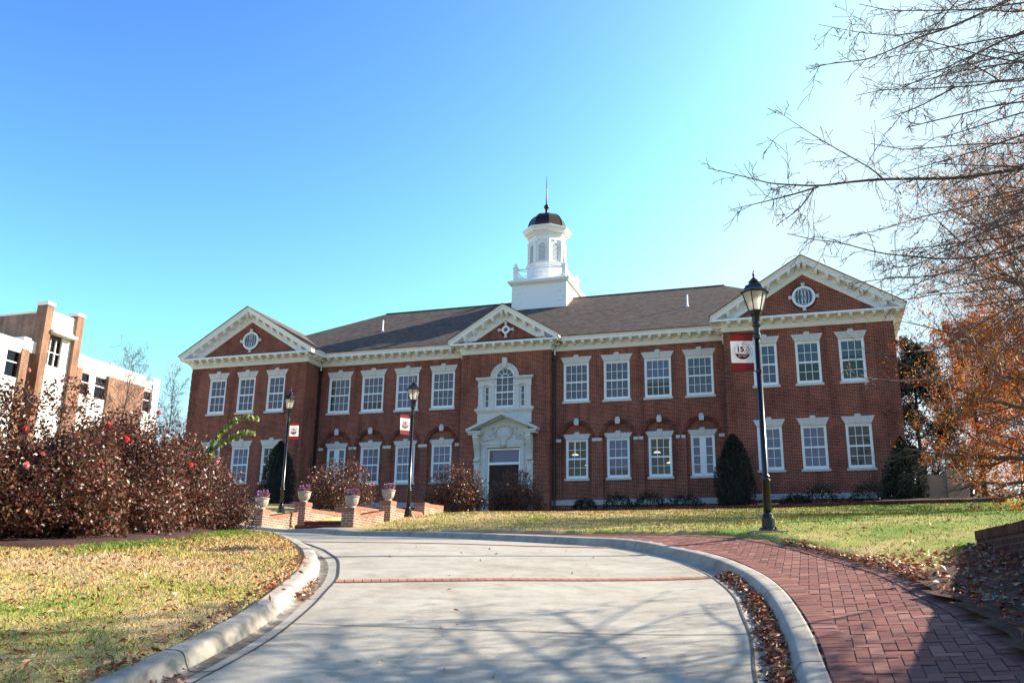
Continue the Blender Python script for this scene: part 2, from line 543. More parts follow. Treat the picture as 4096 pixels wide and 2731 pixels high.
def shingles():
    m, nt, b = new_mat('asphalt_shingles')
    tc = nt.nodes.new('ShaderNodeTexCoord')
    mp = nt.nodes.new('ShaderNodeMapping')
    mp.inputs['Rotation'].default_value = (0, 0, 0)
    nt.links.new(tc.outputs['Object'], mp.inputs['Vector'])
    bt = nt.nodes.new('ShaderNodeTexBrick')
    nt.links.new(mp.outputs[0], bt.inputs['Vector'])
    bt.offset = .37; bt.offset_frequency = 2
    setin(bt, Scale=1.0, Mortar_Size=.012, Mortar_Smooth=.4, Brick_Width=.33, Row_Height=.135)
    bt.inputs['Color1'].default_value = (.165, .118, .094, 1)
    bt.inputs['Color2'].default_value = (.080, .060, .052, 1)
    bt.inputs['Mortar'].default_value = (.06, .045, .045, 1)
    n = noise(nt, 3, 4, .6)
    r = ramp(nt, [(.3, (.75, .75, .78)), (.7, (1.2, 1.15, 1.1))])
    nt.links.new(n.outputs[0], r.inputs[0])
    nt.links.new(mixc(nt, bt.outputs[0], r.outputs[0], blend='MULTIPLY', f=.8), b.inputs['Base Color'])
    setin(b, Roughness=.95)
    b.inputs['Specular IOR Level'].default_value = .15
    return m
MT['roof'] = shingles()

def glass(name, tint=(.9, .93, 1.0)):
    m, nt, b = new_mat(name)
    nt.nodes.remove(b)
    out = [n for n in nt.nodes if n.type == 'OUTPUT_MATERIAL'][0]
    tr = nt.nodes.new('ShaderNodeBsdfTransparent'); tr.inputs[0].default_value = (*tint, 1)
    gl = nt.nodes.new('ShaderNodeBsdfGlossy'); gl.inputs['Roughness'].default_value = .015
    n = noise(nt, 1.1, 2, .5)
    bp = nt.nodes.new('ShaderNodeBump'); bp.inputs['Strength'].default_value = .04; bp.inputs['Distance'].default_value = .05
    nt.links.new(n.outputs[0], bp.inputs['Height']); nt.links.new(bp.outputs[0], gl.inputs['Normal'])
    fr = nt.nodes.new('ShaderNodeFresnel'); fr.inputs[0].default_value = 1.6
    f = mathn(nt, 'ADD', mathn(nt, 'MULTIPLY', fr.outputs[0], .85), .015)
    mx = nt.nodes.new('ShaderNodeMixShader')
    nt.links.new(f, mx.inputs[0]); nt.links.new(tr.outputs[0], mx.inputs[1]); nt.links.new(gl.outputs[0], mx.inputs[2])
    nt.links.new(mx.outputs[0], out.inputs[0])
    return m
MT['glass'] = glass('window_glass')

def blinds(name, c1, c2):
    m, nt, b = new_mat(name)
    tc = nt.nodes.new('ShaderNodeTexCoord')
    w = nt.nodes.new('ShaderNodeTexWave')
    w.bands_direction = 'Z'
    w.inputs['Scale'].default_value = 6.5
    w.inputs['Distortion'].default_value = .3
    nt.links.new(tc.outputs['Object'], w.inputs['Vector'])
    r = ramp(nt, [(.2, c1), (.8, c2)])
    nt.links.new(w.outputs['Fac'], r.inputs[0])
    nt.links.new(r.outputs[0], b.inputs['Base Color'])
    setin(b, Roughness=.7)
    return m
MT['blind'] = blinds('window_blind', (.075, .075, .165), (.11, .112, .23))
MT['blind_pale'] = blinds('pale_blind', (.13, .138, .29), (.17, .18, .35))
MT['room'] = plain('dim_room', (.10, .085, .08), .9)
MT['dark_room'] = plain('dark_room', (.03, .022, .022), .9)
m_, nt_, b_ = new_mat('lit_lamp_bowl')
b_.inputs['Base Color'].default_value = (.9, .85, .7, 1)
b_.inputs['Emission Color'].default_value = (1, .85, .55, 1)
b_.inputs['Emission Strength'].default_value = .4
MT['lit'] = m_

def concrete(name, c1, c2, stain, scale=1.2, bs=.2):
    m, nt, b = new_mat(name)
    n1 = noise(nt, scale, 6, .65); n2 = noise(nt, 70, 3, .7); n3 = noise(nt, .45, 5, .75)
    r = ramp(nt, [(.30, c1), (.70, c2)])
    nt.links.new(n1.outputs[0], r.inputs[0])
    r3 = ramp(nt, [(.56, (0, 0, 0)), (.72, (1, 1, 1))])
    nt.links.new(n3.outputs[0], r3.inputs[0])
    c = mixc(nt, r.outputs[0], stain, fac=mathn(nt, 'MULTIPLY', r3.outputs[0], .75))
    n4 = noise(nt, 3.5, 7, .75)
    r4 = ramp(nt, [(.34, (.80, .78, .76)), (.5, (1, 1, 1)), (.66, (1.1, 1.1, 1.1))])
    nt.links.new(n4.outputs[0], r4.inputs[0])
    c = mixc(nt, c, r4.outputs[0], blend='MULTIPLY', f=1.0)
    r2 = ramp(nt, [(.3, (.82, .82, .82)), (.7, (1.12, 1.12, 1.12))])
    nt.links.new(n2.outputs[0], r2.inputs[0])
    c = mixc(nt, c, r2.outputs[0], blend='MULTIPLY', f=.8)
    nt.links.new(c, b.inputs['Base Color'])
    setin(b, Roughness=.85)
    b.inputs['Specular IOR Level'].default_value = .25
    bump(nt, b, n2.outputs[0], bs, .006)
    return m
MT['road'] = concrete('driveway_concrete', (.315, .275, .22), (.42, .375, .305), (.24, .185, .13))
MT['kerb'] = concrete('kerb_concrete', (.31, .27, .22), (.42, .375, .31), (.20, .165, .125), 2.0)
MT['joint'] = plain('joint_tar', (.035, .028, .025), .9)
MT['mulch'] = speckled('mulch', (.018, .008, .007), (.06, .026, .020), 22, .95, .9, c3=(.11, .052, .042))
MT['litter'] = speckled('leaf_litter', (.03, .015, .011), (.08, .036, .021), 9, .95, .8, c3=(.15, .07, .038))
MT['lawn'] = make_lawn('winter_lawn')
MT['blade'] = make_lawn('grass_blades', True)
MT['paver'] = leafmat('brick_paver', [(0, (.17, .06, .045)), (.35, (.25, .095, .07)), (.7, (.18, .075, .062)), (1, (.32, .145, .105))], .8, 0, .2)
MT['strip'] = leafmat('strip_brick', [(0, (.30, .115, .065)), (.5, (.40, .17, .10)), (1, (.33, .14, .085))], .8, 0, .2)
MT['sand'] = plain('paver_joint_sand', (.055, .042, .035), .95)
MT['bark'] = speckled('bark', (.045, .032, .027), (.12, .09, .075), 14, .9, .6)
MT['twig'] = plain('twig_bark', (.13, .075, .065), .7, var=.3)
MT['pale_twig'] = plain('pale_twig_bark', (.30, .23, .20), .7, var=.3)
MT['rose_leaf'] = leafmat('rose_leaf', [(0, (.055, .016, .012)), (.3, (.12, .034, .024)), (.5, (.075, .050, .024)), (.68, (.16, .046, .032)), (.82, (.09, .10, .035)), (.93, (.25, .08, .05)), (1, (.30, .06, .04))], .42, .22, .5)
MT['rose_petal'] = leafmat('rose_petal', [(0, (.62, .02, .03)), (.6, (.75, .05, .07)), (1, (.80, .20, .24))], .5, .3, .3)
MT['pink_petal'] = leafmat('pink_petal', [(0, (.70, .12, .15)), (.6, (.78, .28, .30)), (1, (.80, .45, .45))], .5, .3, .3)
MT['ever'] = leafmat('evergreen_needle', [(0, (.008, .014, .008)), (.6, (.016, .026, .012)), (1, (.035, .045, .02))], .5, .05, .4)
MT['glossy_ever'] = leafmat('holly_leaf', [(0, (.012, .022, .012)), (.6, (.03, .045, .02)), (1, (.07, .085, .04))], .3, .1, .7)
MT['orange'] = leafmat('autumn_leaf', [(0, (.30, .055, .015)), (.35, (.46, .11, .02)), (.6, (.36, .10, .03)), (.85, (.58, .22, .035)), (1, (.50, .32, .05))], .5, .5, .4)
MT['tanleaf'] = leafmat('dry_leaf', [(0, (.30, .15, .09)), (.5, (.42, .24, .15)), (1, (.50, .32, .20))], .6, .35, .3)
MT['fallen'] = leafmat('fallen_leaf', [(0, (.16, .035, .018)), (.4, (.30, .06, .025)), (.65, (.36, .13, .05)), (.85, (.42, .25, .14)), (1, (.55, .42, .30))], .5, .1, .5)
MT['sprig'] = leafmat('sprig_leaf', [(0, (.14, .21, .03)), (.6, (.24, .31, .05)), (1, (.38, .36, .08))], .45, .45, .5)
MT['cabbage'] = leafmat('cabbage_leaf', [(0, (.22, .06, .14)), (.4, (.40, .13, .27)), (.75, (.55, .30, .42)), (1, (.10, .13, .05))], .5, .2, .4)
MT['maroon'] = plain('maroon_cloth', (.33, .025, .02), .7, spec=.2)
MT['logo'] = plain('logo_maroon', (.14, .012, .014), .8, spec=.1)
MT['logo_soft'] = plain('logo_rose', (.42, .20, .19), .8, spec=.1)

def cloth(name, c):
    m, nt, b = new_mat(name)
    b.inputs['Base Color'].default_value = (*c, 1)
    setin(b, Roughness=.8)
    tr = nt.nodes.new('ShaderNodeBsdfTranslucent'); tr.inputs[0].default_value = (*c, 1)
    mx = nt.nodes.new('ShaderNodeMixShader'); mx.inputs[0].default_value = .35
    out = [n for n in nt.nodes if n.type == 'OUTPUT_MATERIAL'][0]
    nt.links.new(b.outputs[0], mx.inputs[1]); nt.links.new(tr.outputs[0], mx.inputs[2]); nt.links.new(mx.outputs[0], out.inputs[0])
    return m
MT['banner_white'] = cloth('banner_white', (.82, .82, .82))
MT['banner_red'] = cloth('banner_red', (.22, .014, .014))

# ================================================================== GROUND, DRIVE, KERBS, FOOTPATH
def lines(*segs):
    out = []
    for a, b, st in segs:
        out.append(np.arange(a, b, st))
    return np.concatenate(out)

def ground_sheet():
    ss = lines((-24, 0, 1.2), (0, 5, .5), (5, 29, .19), (29, 60, .6), (60, 100, 3), (100, 260, 12), (260, 900, 80))
    tt = lines((-420, -60, 40), (-60, -20, 3), (-20, -11, .6), (-11, 8, .19), (8, 24, .6), (24, 60, 3), (60, 430, 40))
    S, T = np.meshgrid(ss, tt, indexing='ij')
    h = np.zeros(S.shape)
    for i in range(S.shape[0]):
        h[i] = lawn_h(S[i], T[i])
    pav = inside(PAVED_C, S, T)
    near = (S > -8) & (S < 38) & (np.abs(T) < 34)
    d = np.full(S.shape, 9.)
    closed = np.r_[PAVED_C, PAVED_C[:1]]
    d[near] = dist_line(closed, S[near], T[near])
    h = np.where(pav & (d > .16), h - .42, np.where(pav, h - .10, h))
    X = CX + S * FW[0] + T * RT[0]
    Y = CY + S * FW[1] + T * RT[1]
    walk = (X > .75) & (X < 3.2) & (Y > -25.0) & (Y < -8)
    h = np.where(walk, h - .45, h)
    V = np.stack([X, Y, CZ + h], -1).reshape(-1, 3)
    n, m = S.shape
    idx = np.arange(n * m).reshape(n, m)
    F = np.stack([idx[:-1, :-1], idx[:-1, 1:], idx[1:, 1:], idx[1:, :-1]], -1).reshape(-1, 4)[:, ::-1]
    o = arr_mesh('lawn', V, F, MT['lawn'], smooth=True)
    tag(o, kind='structure')

ground_sheet()

def loft(name, A, B, n, cross, zf, mat, kind='structure', parent=None):
    """sheet between two plan lines; zf(s,t,f) gives the height"""
    A = resample(A, n); B = resample(B, n)
    V = []
    for f in cross:
        Q = A * (1 - f) + B * f
        z = zf(Q[:, 0], Q[:, 1], f)
        V.append(np.stack([CX + Q[:, 0] * FW[0] + Q[:, 1] * RT[0], CY + Q[:, 0] * FW[1] + Q[:, 1] * RT[1], CZ + z], -1))
    V = np.stack(V, 0)
    k = len(cross)
    idx = np.arange(k * n).reshape(k, n)
    F = np.stack([idx[:-1, :-1], idx[1:, :-1], idx[1:, 1:], idx[:-1, 1:]], -1).reshape(-1, 4)
    o = arr_mesh(name, V, F, mat, parent, smooth=True)
    if kind: tag(o, kind=kind)
    return o

def split_at(line, s_):
    return line
loft('driveway', LJ, RJ, 160, np.linspace(0, 1, 17), lambda s, t, f: base_h(s, t), MT['road'])

def nearest_on(line, pts):
    dense = resample(line, 1500)
    out = []
    j0 = 0
    for p in pts:
        d = ((dense - p) ** 2).sum(1)
        out.append(dense[np.argmin(d)])
    return np.array(out)

KPROF = [(-.01, -.004), (.30, -.022), (.50, -.020), (.56, .02), (.60, .085), (.66, .118), (.76, .128), (1.0, .128)]
def kerb(name, J, B):
    J2 = resample(J, 1000)
    B2 = nearest_on(B, J2)
    k = np.ones(9) / 9
    k = np.ones(97) / 97
    for _ in range(2):
        for c in (0, 1):
            off = B2[:, c] - J2[:, c]
            pad = np.r_[[off[0]] * 48, off, [off[-1]] * 48]
            B2[:, c] = J2[:, c] + np.convolve(pad, k, 'valid')
    V = []
    kf = np.array([q[0] for q in KPROF]); kz = np.array([q[1] for q in KPROF])
    ff = np.r_[np.linspace(kf[0], .48, 6), np.linspace(.50, .80, 14), np.linspace(.86, 1.0, 4)]
    zz = np.interp(ff, kf, kz)
    for _ in range(2): zz[1:-1] = (zz[:-2] + 2*zz[1:-1] + zz[2:])/4
    prof = list(zip(ff, zz)) + [(1.0, -.25)]
    for f, dz in prof:
        Q = J2 * (1 - f) + B2 * f
        V.append(np.stack([CX + Q[:, 0] * FW[0] + Q[:, 1] * RT[0], CY + Q[:, 0] * FW[1] + Q[:, 1] * RT[1], CZ + base_h(Q[:, 0], Q[:, 1]) + dz], -1))
    V = np.stack(V, 0)
    kk, n = V.shape[:2]
    idx = np.arange(kk * n).reshape(kk, n)
    F = np.stack([idx[:-1, :-1], idx[1:, :-1], idx[1:, 1:], idx[:-1, 1:]], -1).reshape(-1, 4)
    o = arr_mesh(name, V, F, MT['kerb'], smooth=True)
    tag(o, kind='structure')
    # contraction joints across the kerb and the joint line along the gutter
    mb = MB()
    L = np.r_[0, np.cumsum(np.linalg.norm(np.diff(J2, axis=0), axis=1))]
    for q in np.arange(1.2, L[-1], 3.05):
        i = int(np.searchsorted(L, q))
        i = min(max(i, 1), n - 2)
        tang = V[0, i + 1] - V[0, i]
        tang = tang / np.linalg.norm(tang) * .0065
        a = [V[j, i] + np.array([0, 0, .004]) for j in range(kk - 1)]
        vs = []
        for p in a:
            vs += [p - tang, p + tang]
        mb.add(vs, [(2*j, 2*j+1, 2*j+3, 2*j+2) for j in range(kk - 2)])
    w = .012
    vs, fs = [], []
    for i in range(n):
        d = V[1, i] - V[0, i]; d /= np.linalg.norm(d)
        wob = .006 * math.sin(i * .19) + .004 * math.sin(i * .063)
        vs += [V[0, i] + d * (wob - w) + np.array([0, 0, .009]), V[0, i] + d * (wob + w) + np.array([0, 0, .009])]
    fs = [(2*i, 2*i+1, 2*i+3, 2*i+2) for i in range(n - 1)]
    mb.add(vs, fs)
    j = mb.build('kerb_joint', MT['joint'])
    tag(j, kind='structure')
    return V

KL = kerb('kerb_left', LJ, LB)
def gutter_stain():
    m, nt, b = new_mat('damp_grime')
    b.inputs['Base Color'].default_value = (.085, .065, .055, 1)
    b.inputs['Roughness'].default_value = .9
    n = noise(nt, 2.2, 6, .7)
    r = ramp(nt, [(.36, (0, 0, 0)), (.60, (.75, .75, .75))])
    nt.links.new(n.outputs[0], r.inputs[0])
    nt.links.new(r.outputs[0], b.inputs['Alpha'])
    for V in (KL,):
        rows = [V[j] + np.array([0, 0, .004]) for j in range(3, 8)]
        n_ = V.shape[1]
        W = np.stack(rows, 0)
        idx = np.arange(len(rows) * n_).reshape(len(rows), n_)
        F = np.stack([idx[:-1, :-1], idx[1:, :-1], idx[1:, 1:], idx[:-1, 1:]], -1).reshape(-1, 4)
        tag(arr_mesh('gutter_grime', W.reshape(-1, 3), F, m, smooth=True), kind='structure')
gutter_stain()
KR = kerb('kerb_right', RJ, RB)

def road_pt(s, t, dz=0.0):
    return P(s, t, float(base_h(np.array([s]), np.array([t]))[0]) + dz)

def cross_strip(name, a, b, w, mat, dz):
    mb = MB()
    a = np.array(a, float); b = np.array(b, float)
    d = (b - a) / np.linalg.norm(b - a)
    nn = np.array([d[1], -d[0]])
    k = 40
    vs = []
    for i in range(k + 1):
        q = a + (b - a) * i / k
        for sg in (-.5, .5):
            r = q + nn * sg * w
            vs.append(road_pt(r[0], r[1], dz))
    mb.add(vs, [(2*i, 2*i+1, 2*i+3, 2*i+2) for i in range(k)])
    return tag(mb.build(name, mat), kind='structure')

def brick_strip(name, a, b):
    cross_strip(name + '_bed', a, b, .235, MT['sand'], .005)
    a = np.array(a, float); b = np.array(b, float)
    L = np.linalg.norm(b - a)
    d = (b - a) / L
    nn = np.array([d[1], -d[0]])
    mb = MB()
    k = int(L / .1085)
    for i in range(k):
        u0, u1 = i * .1085 + .004, i * .1085 + .1035
        mb.add([road_pt(*(a + d * u + nn * w_), .009) for u, w_ in ((u0, -.1), (u1, -.1), (u1, .1), (u0, .1))], [(0, 1, 2, 3)])
    tag(mb.build(name, MT['strip']), kind='structure')
brick_strip('brick_strip_near', (11.30, -2.10), (12.22, 2.68))
brick_strip('brick_strip_far', (18.72, -4.22), (16.45, 1.82))
cross_strip('road_joint', (8.78, -2.0), (8.52, 2.2), .014, MT['joint'], .005)
cross_strip('road_joint_far', (14.55, -2.85), (14.0, 2.6), .008, MT['joint'], .005)
cross_strip('road_joint_close', (5.6, -2.4), (5.4, 1.5), .014, MT['joint'], .005)
cross_strip('road_joint_upper', (22.4, -6.0), (20.6, -.5), .010, MT['joint'], .005)

# ---- brick footpath: bed, herringbone pavers, soldier borders
def path_z(s, t, f=0):
    return base_h(s, t) + .117
PN = 150
pa = resample(RB[: np.argmin(np.abs(RB[:, 0] - 24.3))], PN)
pb = resample(SW, PN)
loft('footpath', pa, pb, PN, np.linspace(0, 1, 7), lambda s, t, f: path_z(s, t) - .003, MT['sand'])

def pavers():
    poly = np.r_[pa, pb[::-1]]
    Q = []
    bw, bl = .1055, .211
    # herringbone laid square to the building
    ux, uy = np.array([1., 0]), np.array([0., 1])
    c0 = P(5, 3)[:2]
    xs0, xs1, ys0, ys1 = 12, 23, -47, -24
    # 90 degree herringbone: unit steps
    for i in range(-120, 240):
        for j in range(-60, 120):
            # unit cell of 4 x 4 half bricks, two bricks per lattice step (1,1) and (2,-2)
            gx = i * 1 + j * 2
            gy = i * 1 - j * 2
            for k in (0, 1):
                if k == 0: rx, ry, w, h = gx, gy, 2, 1
                else: rx, ry, w, h = gx, gy + 1, 1, 2
                x = 17.0 + rx * bw; y = -38.0 + ry * bw
                if not (12 < x < 22 and -46 < y < -27): continue
                Q.append((x + .004, y + .004, x + w * bw - .004, y + h * bw - .004))
    Q = np.array(Q)
    mx, my = (Q[:, 0] + Q[:, 2]) / 2, (Q[:, 1] + Q[:, 3]) / 2
    s, t = (mx - CX) * FW[0] + (my - CY) * FW[1], (mx - CX) * RT[0] + (my - CY) * RT[1]
    ok = inside(poly, s, t)
    Q = Q[ok]
    V = np.stack([Q[:, [0, 1]], Q[:, [2, 1]], Q[:, [2, 3]], Q[:, [0, 3]]], 1).reshape(-1, 2)
    s, t = (V[:, 0] - CX) * FW[0] + (V[:, 1] - CY) * FW[1], (V[:, 0] - CX) * RT[0] + (V[:, 1] - CY) * RT[1]
    jit = np.repeat(rng.normal(0, .0018, len(Q)), 4)
    Z = CZ + path_z(s, t) + .004 + jit
    F = np.arange(len(V)).reshape(-1, 4)
    tag(arr_mesh('paving_bricks', np.c_[V, Z], F, MT['paver']), kind='structure')
    mb = MB()
    for line, sg, off in ((RB[: np.argmin(np.abs(RB[:, 0] - 24.3))], 1, .012), (SW, -1, .0)):
        L = plen(line)
        n = int(L / .1055)
        q = resample(line, n + 1)
        for a, b in zip(q[:-1], q[1:]):
            d = (b - a) / np.linalg.norm(b - a)
            nn = np.array([-d[1], d[0]]) * sg
            a2, b2 = a + d * .004, b - d * .004
            pts = [a2 + nn * off, b2 + nn * off, b2 + nn * (off + .205), a2 + nn * (off + .205)]
            j = rng.normal(0, .0015)
            mb.add([P(p[0], p[1], float(path_z(np.array([p[0]]), np.array([p[1]]))[0]) + .012 + j) for p in pts], [(0, 1, 2, 3) if sg > 0 else (3, 2, 1, 0)])
    tag(mb.build('paving_border', MT['paver']), kind='structure')
pavers()

# ---- mulch beds and leaf litter
def bed_sheet(name, poly, mat, dz, step=.25, edge=.05):
    s0, t0 = poly.min(0); s1, t1 = poly.max(0)
    ss = np.arange(s0 - step, s1 + step, step); tt = np.arange(t0 - step, t1 + step, step)
    S, T = np.meshgrid(ss, tt, indexing='ij')
    ins = inside(poly, S, T)
    d = dist_line(np.r_[poly, poly[:1]], S, T)
    h = np.stack([lawn_h(S[i], T[i]) for i in range(len(ss))])
    h = np.where(ins, h + dz * np.clip(d / .35, edge / .05 * 0.0 + (1.0 if edge < 0 else 0.0), 1) + .01 * rng.normal(size=S.shape), h - (.05 if edge > 0 else -.03))
    V = np.stack([CX + S * FW[0] + T * RT[0], CY + S * FW[1] + T * RT[1], CZ + h], -1).reshape(-1, 3)
    n, m = S.shape
    idx = np.arange(n * m).reshape(n, m)
    F = np.stack([idx[:-1, :-1], idx[1:, :-1], idx[1:, 1:], idx[:-1, 1:]], -1)
    keep = ins[:-1, :-1] | ins[1:, :-1] | ins[:-1, 1:] | ins[1:, 1:]
    tag(arr_mesh(name, V, F[keep], mat, smooth=True), kind='structure')
bed_sheet('mulch_bed', BED, MT['mulch'], .07, .16)
def xy_poly(pts):
    return np.array([ST(x, y) for x, y in pts])
bed_sheet('planting_bed', xy_poly([(3.9, -9.4), (24.2, -9.4), (24.2, .5), (3.9, .5)]), MT['mulch'], .05, .5)
bed_sheet('rose_bed', xy_poly([(-22, -14), (-2, -16), (-1.5, .5), (-22, .5)]), MT['mulch'], .05, .6)
bed_sheet('litter_ground', xy_poly([(25.5, -14), (60, -16), (75, 60), (27, 40)]), MT['litter'], .06, 1.2)
# shaded strip of leaves at the foot of the retaining wall
bed_sheet('litter_strip', np.array([(-2, 2.0), (2, 2.80), (4.5, 3.25), (6.95, 3.72), (8.24, 4.02), (8.83, 4.10), (9.5, 4.32), (10.0, 4.7), (10.6, 5.3), (11.7, 5.95), (9, 5.45), (5, 4.62), (2, 4.0), (-2, 3.2)]), MT['litter'], .055, .14, -1)

# ---- retaining wall at the right
def retaining_wall():
    t = thing('retaining_wall', 'low dark brick retaining wall rising towards the viewer beside the footpath', 'wall', P(WALL_A[0], WALL_A[1], .3))
    inv = np.array(t.location)
    d = WALL_B - WALL_A
    L = np.linalg.norm(d); d /= L
    nn = np.array([d[1], -d[0]])
    if nn[1] < 0: nn = -nn          # towards +t, into the bank
    top = .83
    def pr(name, u0, u1, w0, w1, h0, h1, m):
        mb = MB()
        vs = []
        for hh in (h0, h1):
            for u, w in ((u0, w0), (u1, w0), (u1, w1), (u0, w1)):
                q = WALL_A + d * u + nn * w
                vs.append(P(q[0], q[1], hh) - inv)
        mb.add(vs, [(3,2,1,0),(4,5,6,7),(0,1,5,4),(1,2,6,5),(2,3,7,6),(3,0,4,7)])
        return mb.build(name, m, t)
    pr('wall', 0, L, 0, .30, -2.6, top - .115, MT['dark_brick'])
    # coping of bricks on edge, each brick one box in the coping mesh
    mb = MB()
    k = int(L / .071)
    for i in range(k):
        vs = []
        u0, u1 = i * .071 + .002, i * .071 + .068
        jj = rng.normal(0, .002)
        for hh in (top - .113, top + jj):
            for u, w in ((u0, -.012), (u1, -.012), (u1, .312), (u0, .312)):
                q = WALL_A + d * u + nn * w
                vs.append(P(q[0], q[1], hh) - inv)
        mb.add(vs, [(3,2,1,0),(4,5,6,7),(0,1,5,4),(1,2,6,5),(2,3,7,6),(3,0,4,7)])
    mb.build('coping', leafmat('coping_brick', [(0, (.05, .023, .018)), (.5, (.085, .036, .027)), (1, (.12, .05, .038))], .85, 0, .2), t)
retaining_wall()

# ================================================================== MAIN BUILDING
W1, W2, W3 = 14.828, 16.990, 19.144
AX = [4.1665, 6.5495, 8.8992, 11.2253]
HWW, HWL, HWM = .6184, .6418, .75
YW, YC = -1.613, -.561
UT, UB, LT, LBZ = 6.677, 4.42, 2.2255, 0.0
WX0, WX1 = 12.74, 21.24
CHW = 2.745
ZT = 7.46                     # underside of the cornice
Z0 = -2.8

MT['arch_brick'] = leafmat('arch_brick', [(0, (.09, .028, .024)), (1, (.20, .058, .042))], .85, 0, .2)
hall = thing('college_building', 'two storey red brick hall with white pediments, grey roof and white cupola', 'building', (0, 0, 0))

def wall_grid(mb, x0, x1, z0, z1, y, ops, depth=.16, mi=0):
    """front wall face with rectangular openings and their reveals"""
    xs = sorted(set([x0, x1] + [v for o in ops for v in o[:2]]))
    zs = sorted(set([z0, z1] + [v for o in ops for v in o[2:]]))
    for a, b in zip(xs[:-1], xs[1:]):
        for c, d in zip(zs[:-1], zs[1:]):
            mx, mz = (a + b) / 2, (c + d) / 2
            if any(o[0] < mx < o[1] and o[2] < mz < o[3] for o in ops):
                continue
            mb.add([(a, y, c), (b, y, c), (b, y, d), (a, y, d)], [(0, 1, 2, 3)], mi)
    for a, b, c, d in ops:
        y2 = y + depth
        mb.add([(a,y,c),(a,y2,c),(a,y2,d),(a,y,d)], [(0,1,2,3)], mi)
        mb.add([(b,y,c),(b,y,d),(b,y2,d),(b,y2,c)], [(0,1,2,3)], mi)
        mb.add([(a,y,d),(a,y2,d),(b,y2,d),(b,y,d)], [(0,1,2,3)], mi)
        mb.add([(a,y,c),(b,y,c),(b,y2,c),(a,y2,c)], [(0,1,2,3)], mi)

AR, AZ0 = .86, 2.25           # blind arches round the ground floor windows
def main_wall(sg):
    mb = MB()
    xs = [sg * a for a in AX]
    x0, x1 = sorted((sg * CHW, sg * WX0))
    ops = []
    for x in xs:
        ops.append((x - HWM, x + HWM, UB, UT))
    arch_ops = [(x - AR, x + AR, -1.21, AZ0 + AR) for x in xs]
    wall_grid(mb, x0, x1, Z0, ZT, 0, ops + arch_ops, .15)
    # trim the arch reveals: spandrels above the curve and the soffit
    for x in xs:
        n = 20
        pts = [(x + AR * math.cos(math.pi * k / n), AZ0 + AR * math.sin(math.pi * k / n)) for k in range(n + 1)]
        for (a, za), (b, zb) in zip(pts[:-1], pts[1:]):
            mb.add([(a, 0, za), (a, 0, AZ0 + AR), (b, 0, AZ0 + AR), (b, 0, zb)], [(0, 1, 2, 3)])
            mb.add([(a, 0, za), (b, 0, zb), (b, .15, zb), (a, .15, za)], [(0, 1, 2, 3)])
        # recessed panel
        wall_grid(mb, x - AR - .05, x + AR + .05, -1.4, AZ0 + AR + .05, .12, [(x - HWL, x + HWL, 0, LT)], .15)
    mb.build('wall', MT['brick'], hall)
    for x in xs:
        mb = MB()
        n = 25
        for k in range(n):
            a0, a1 = math.pi * (k + .08) / n, math.pi * (k + .92) / n
            r0, r1 = AR + .004, AR + .215
            poly = [(x + r0 * math.cos(a0), AZ0 + r0 * math.sin(a0)), (x + r1 * math.cos(a0), AZ0 + r1 * math.sin(a0)),
                    (x + r1 * math.cos(a1), AZ0 + r1 * math.sin(a1)), (x + r0 * math.cos(a1), AZ0 + r0 * math.sin(a1))]
            mb.prism(poly, -.014, .05)
        mb.build('brick_arch', MT['arch_brick'], hall)
    for x in xs:
        mb = MB()
        mb.prism([(x - .12, 3.02), (x + .12, 3.02), (x + .155, 3.30), (x - .155, 3.30)], -.05, .06)
        mb.prism([(x - .10, 3.30), (x + .10, 3.30), (x + .10, 3.41), (x - .10, 3.41)], -.062, .06)
        mb.build('keystone', MT['stone'], hall)
        for q in (-1, 1):
            mb = MB()
            xx = x + q * (AR + .19)
            mb.box(xx - .145, xx + .145, -.02, .06, 2.08, 2.25)
            mb.build('impost_block', MT['stone'], hall)

for sg in (-1, 1):
    main_wall(sg)

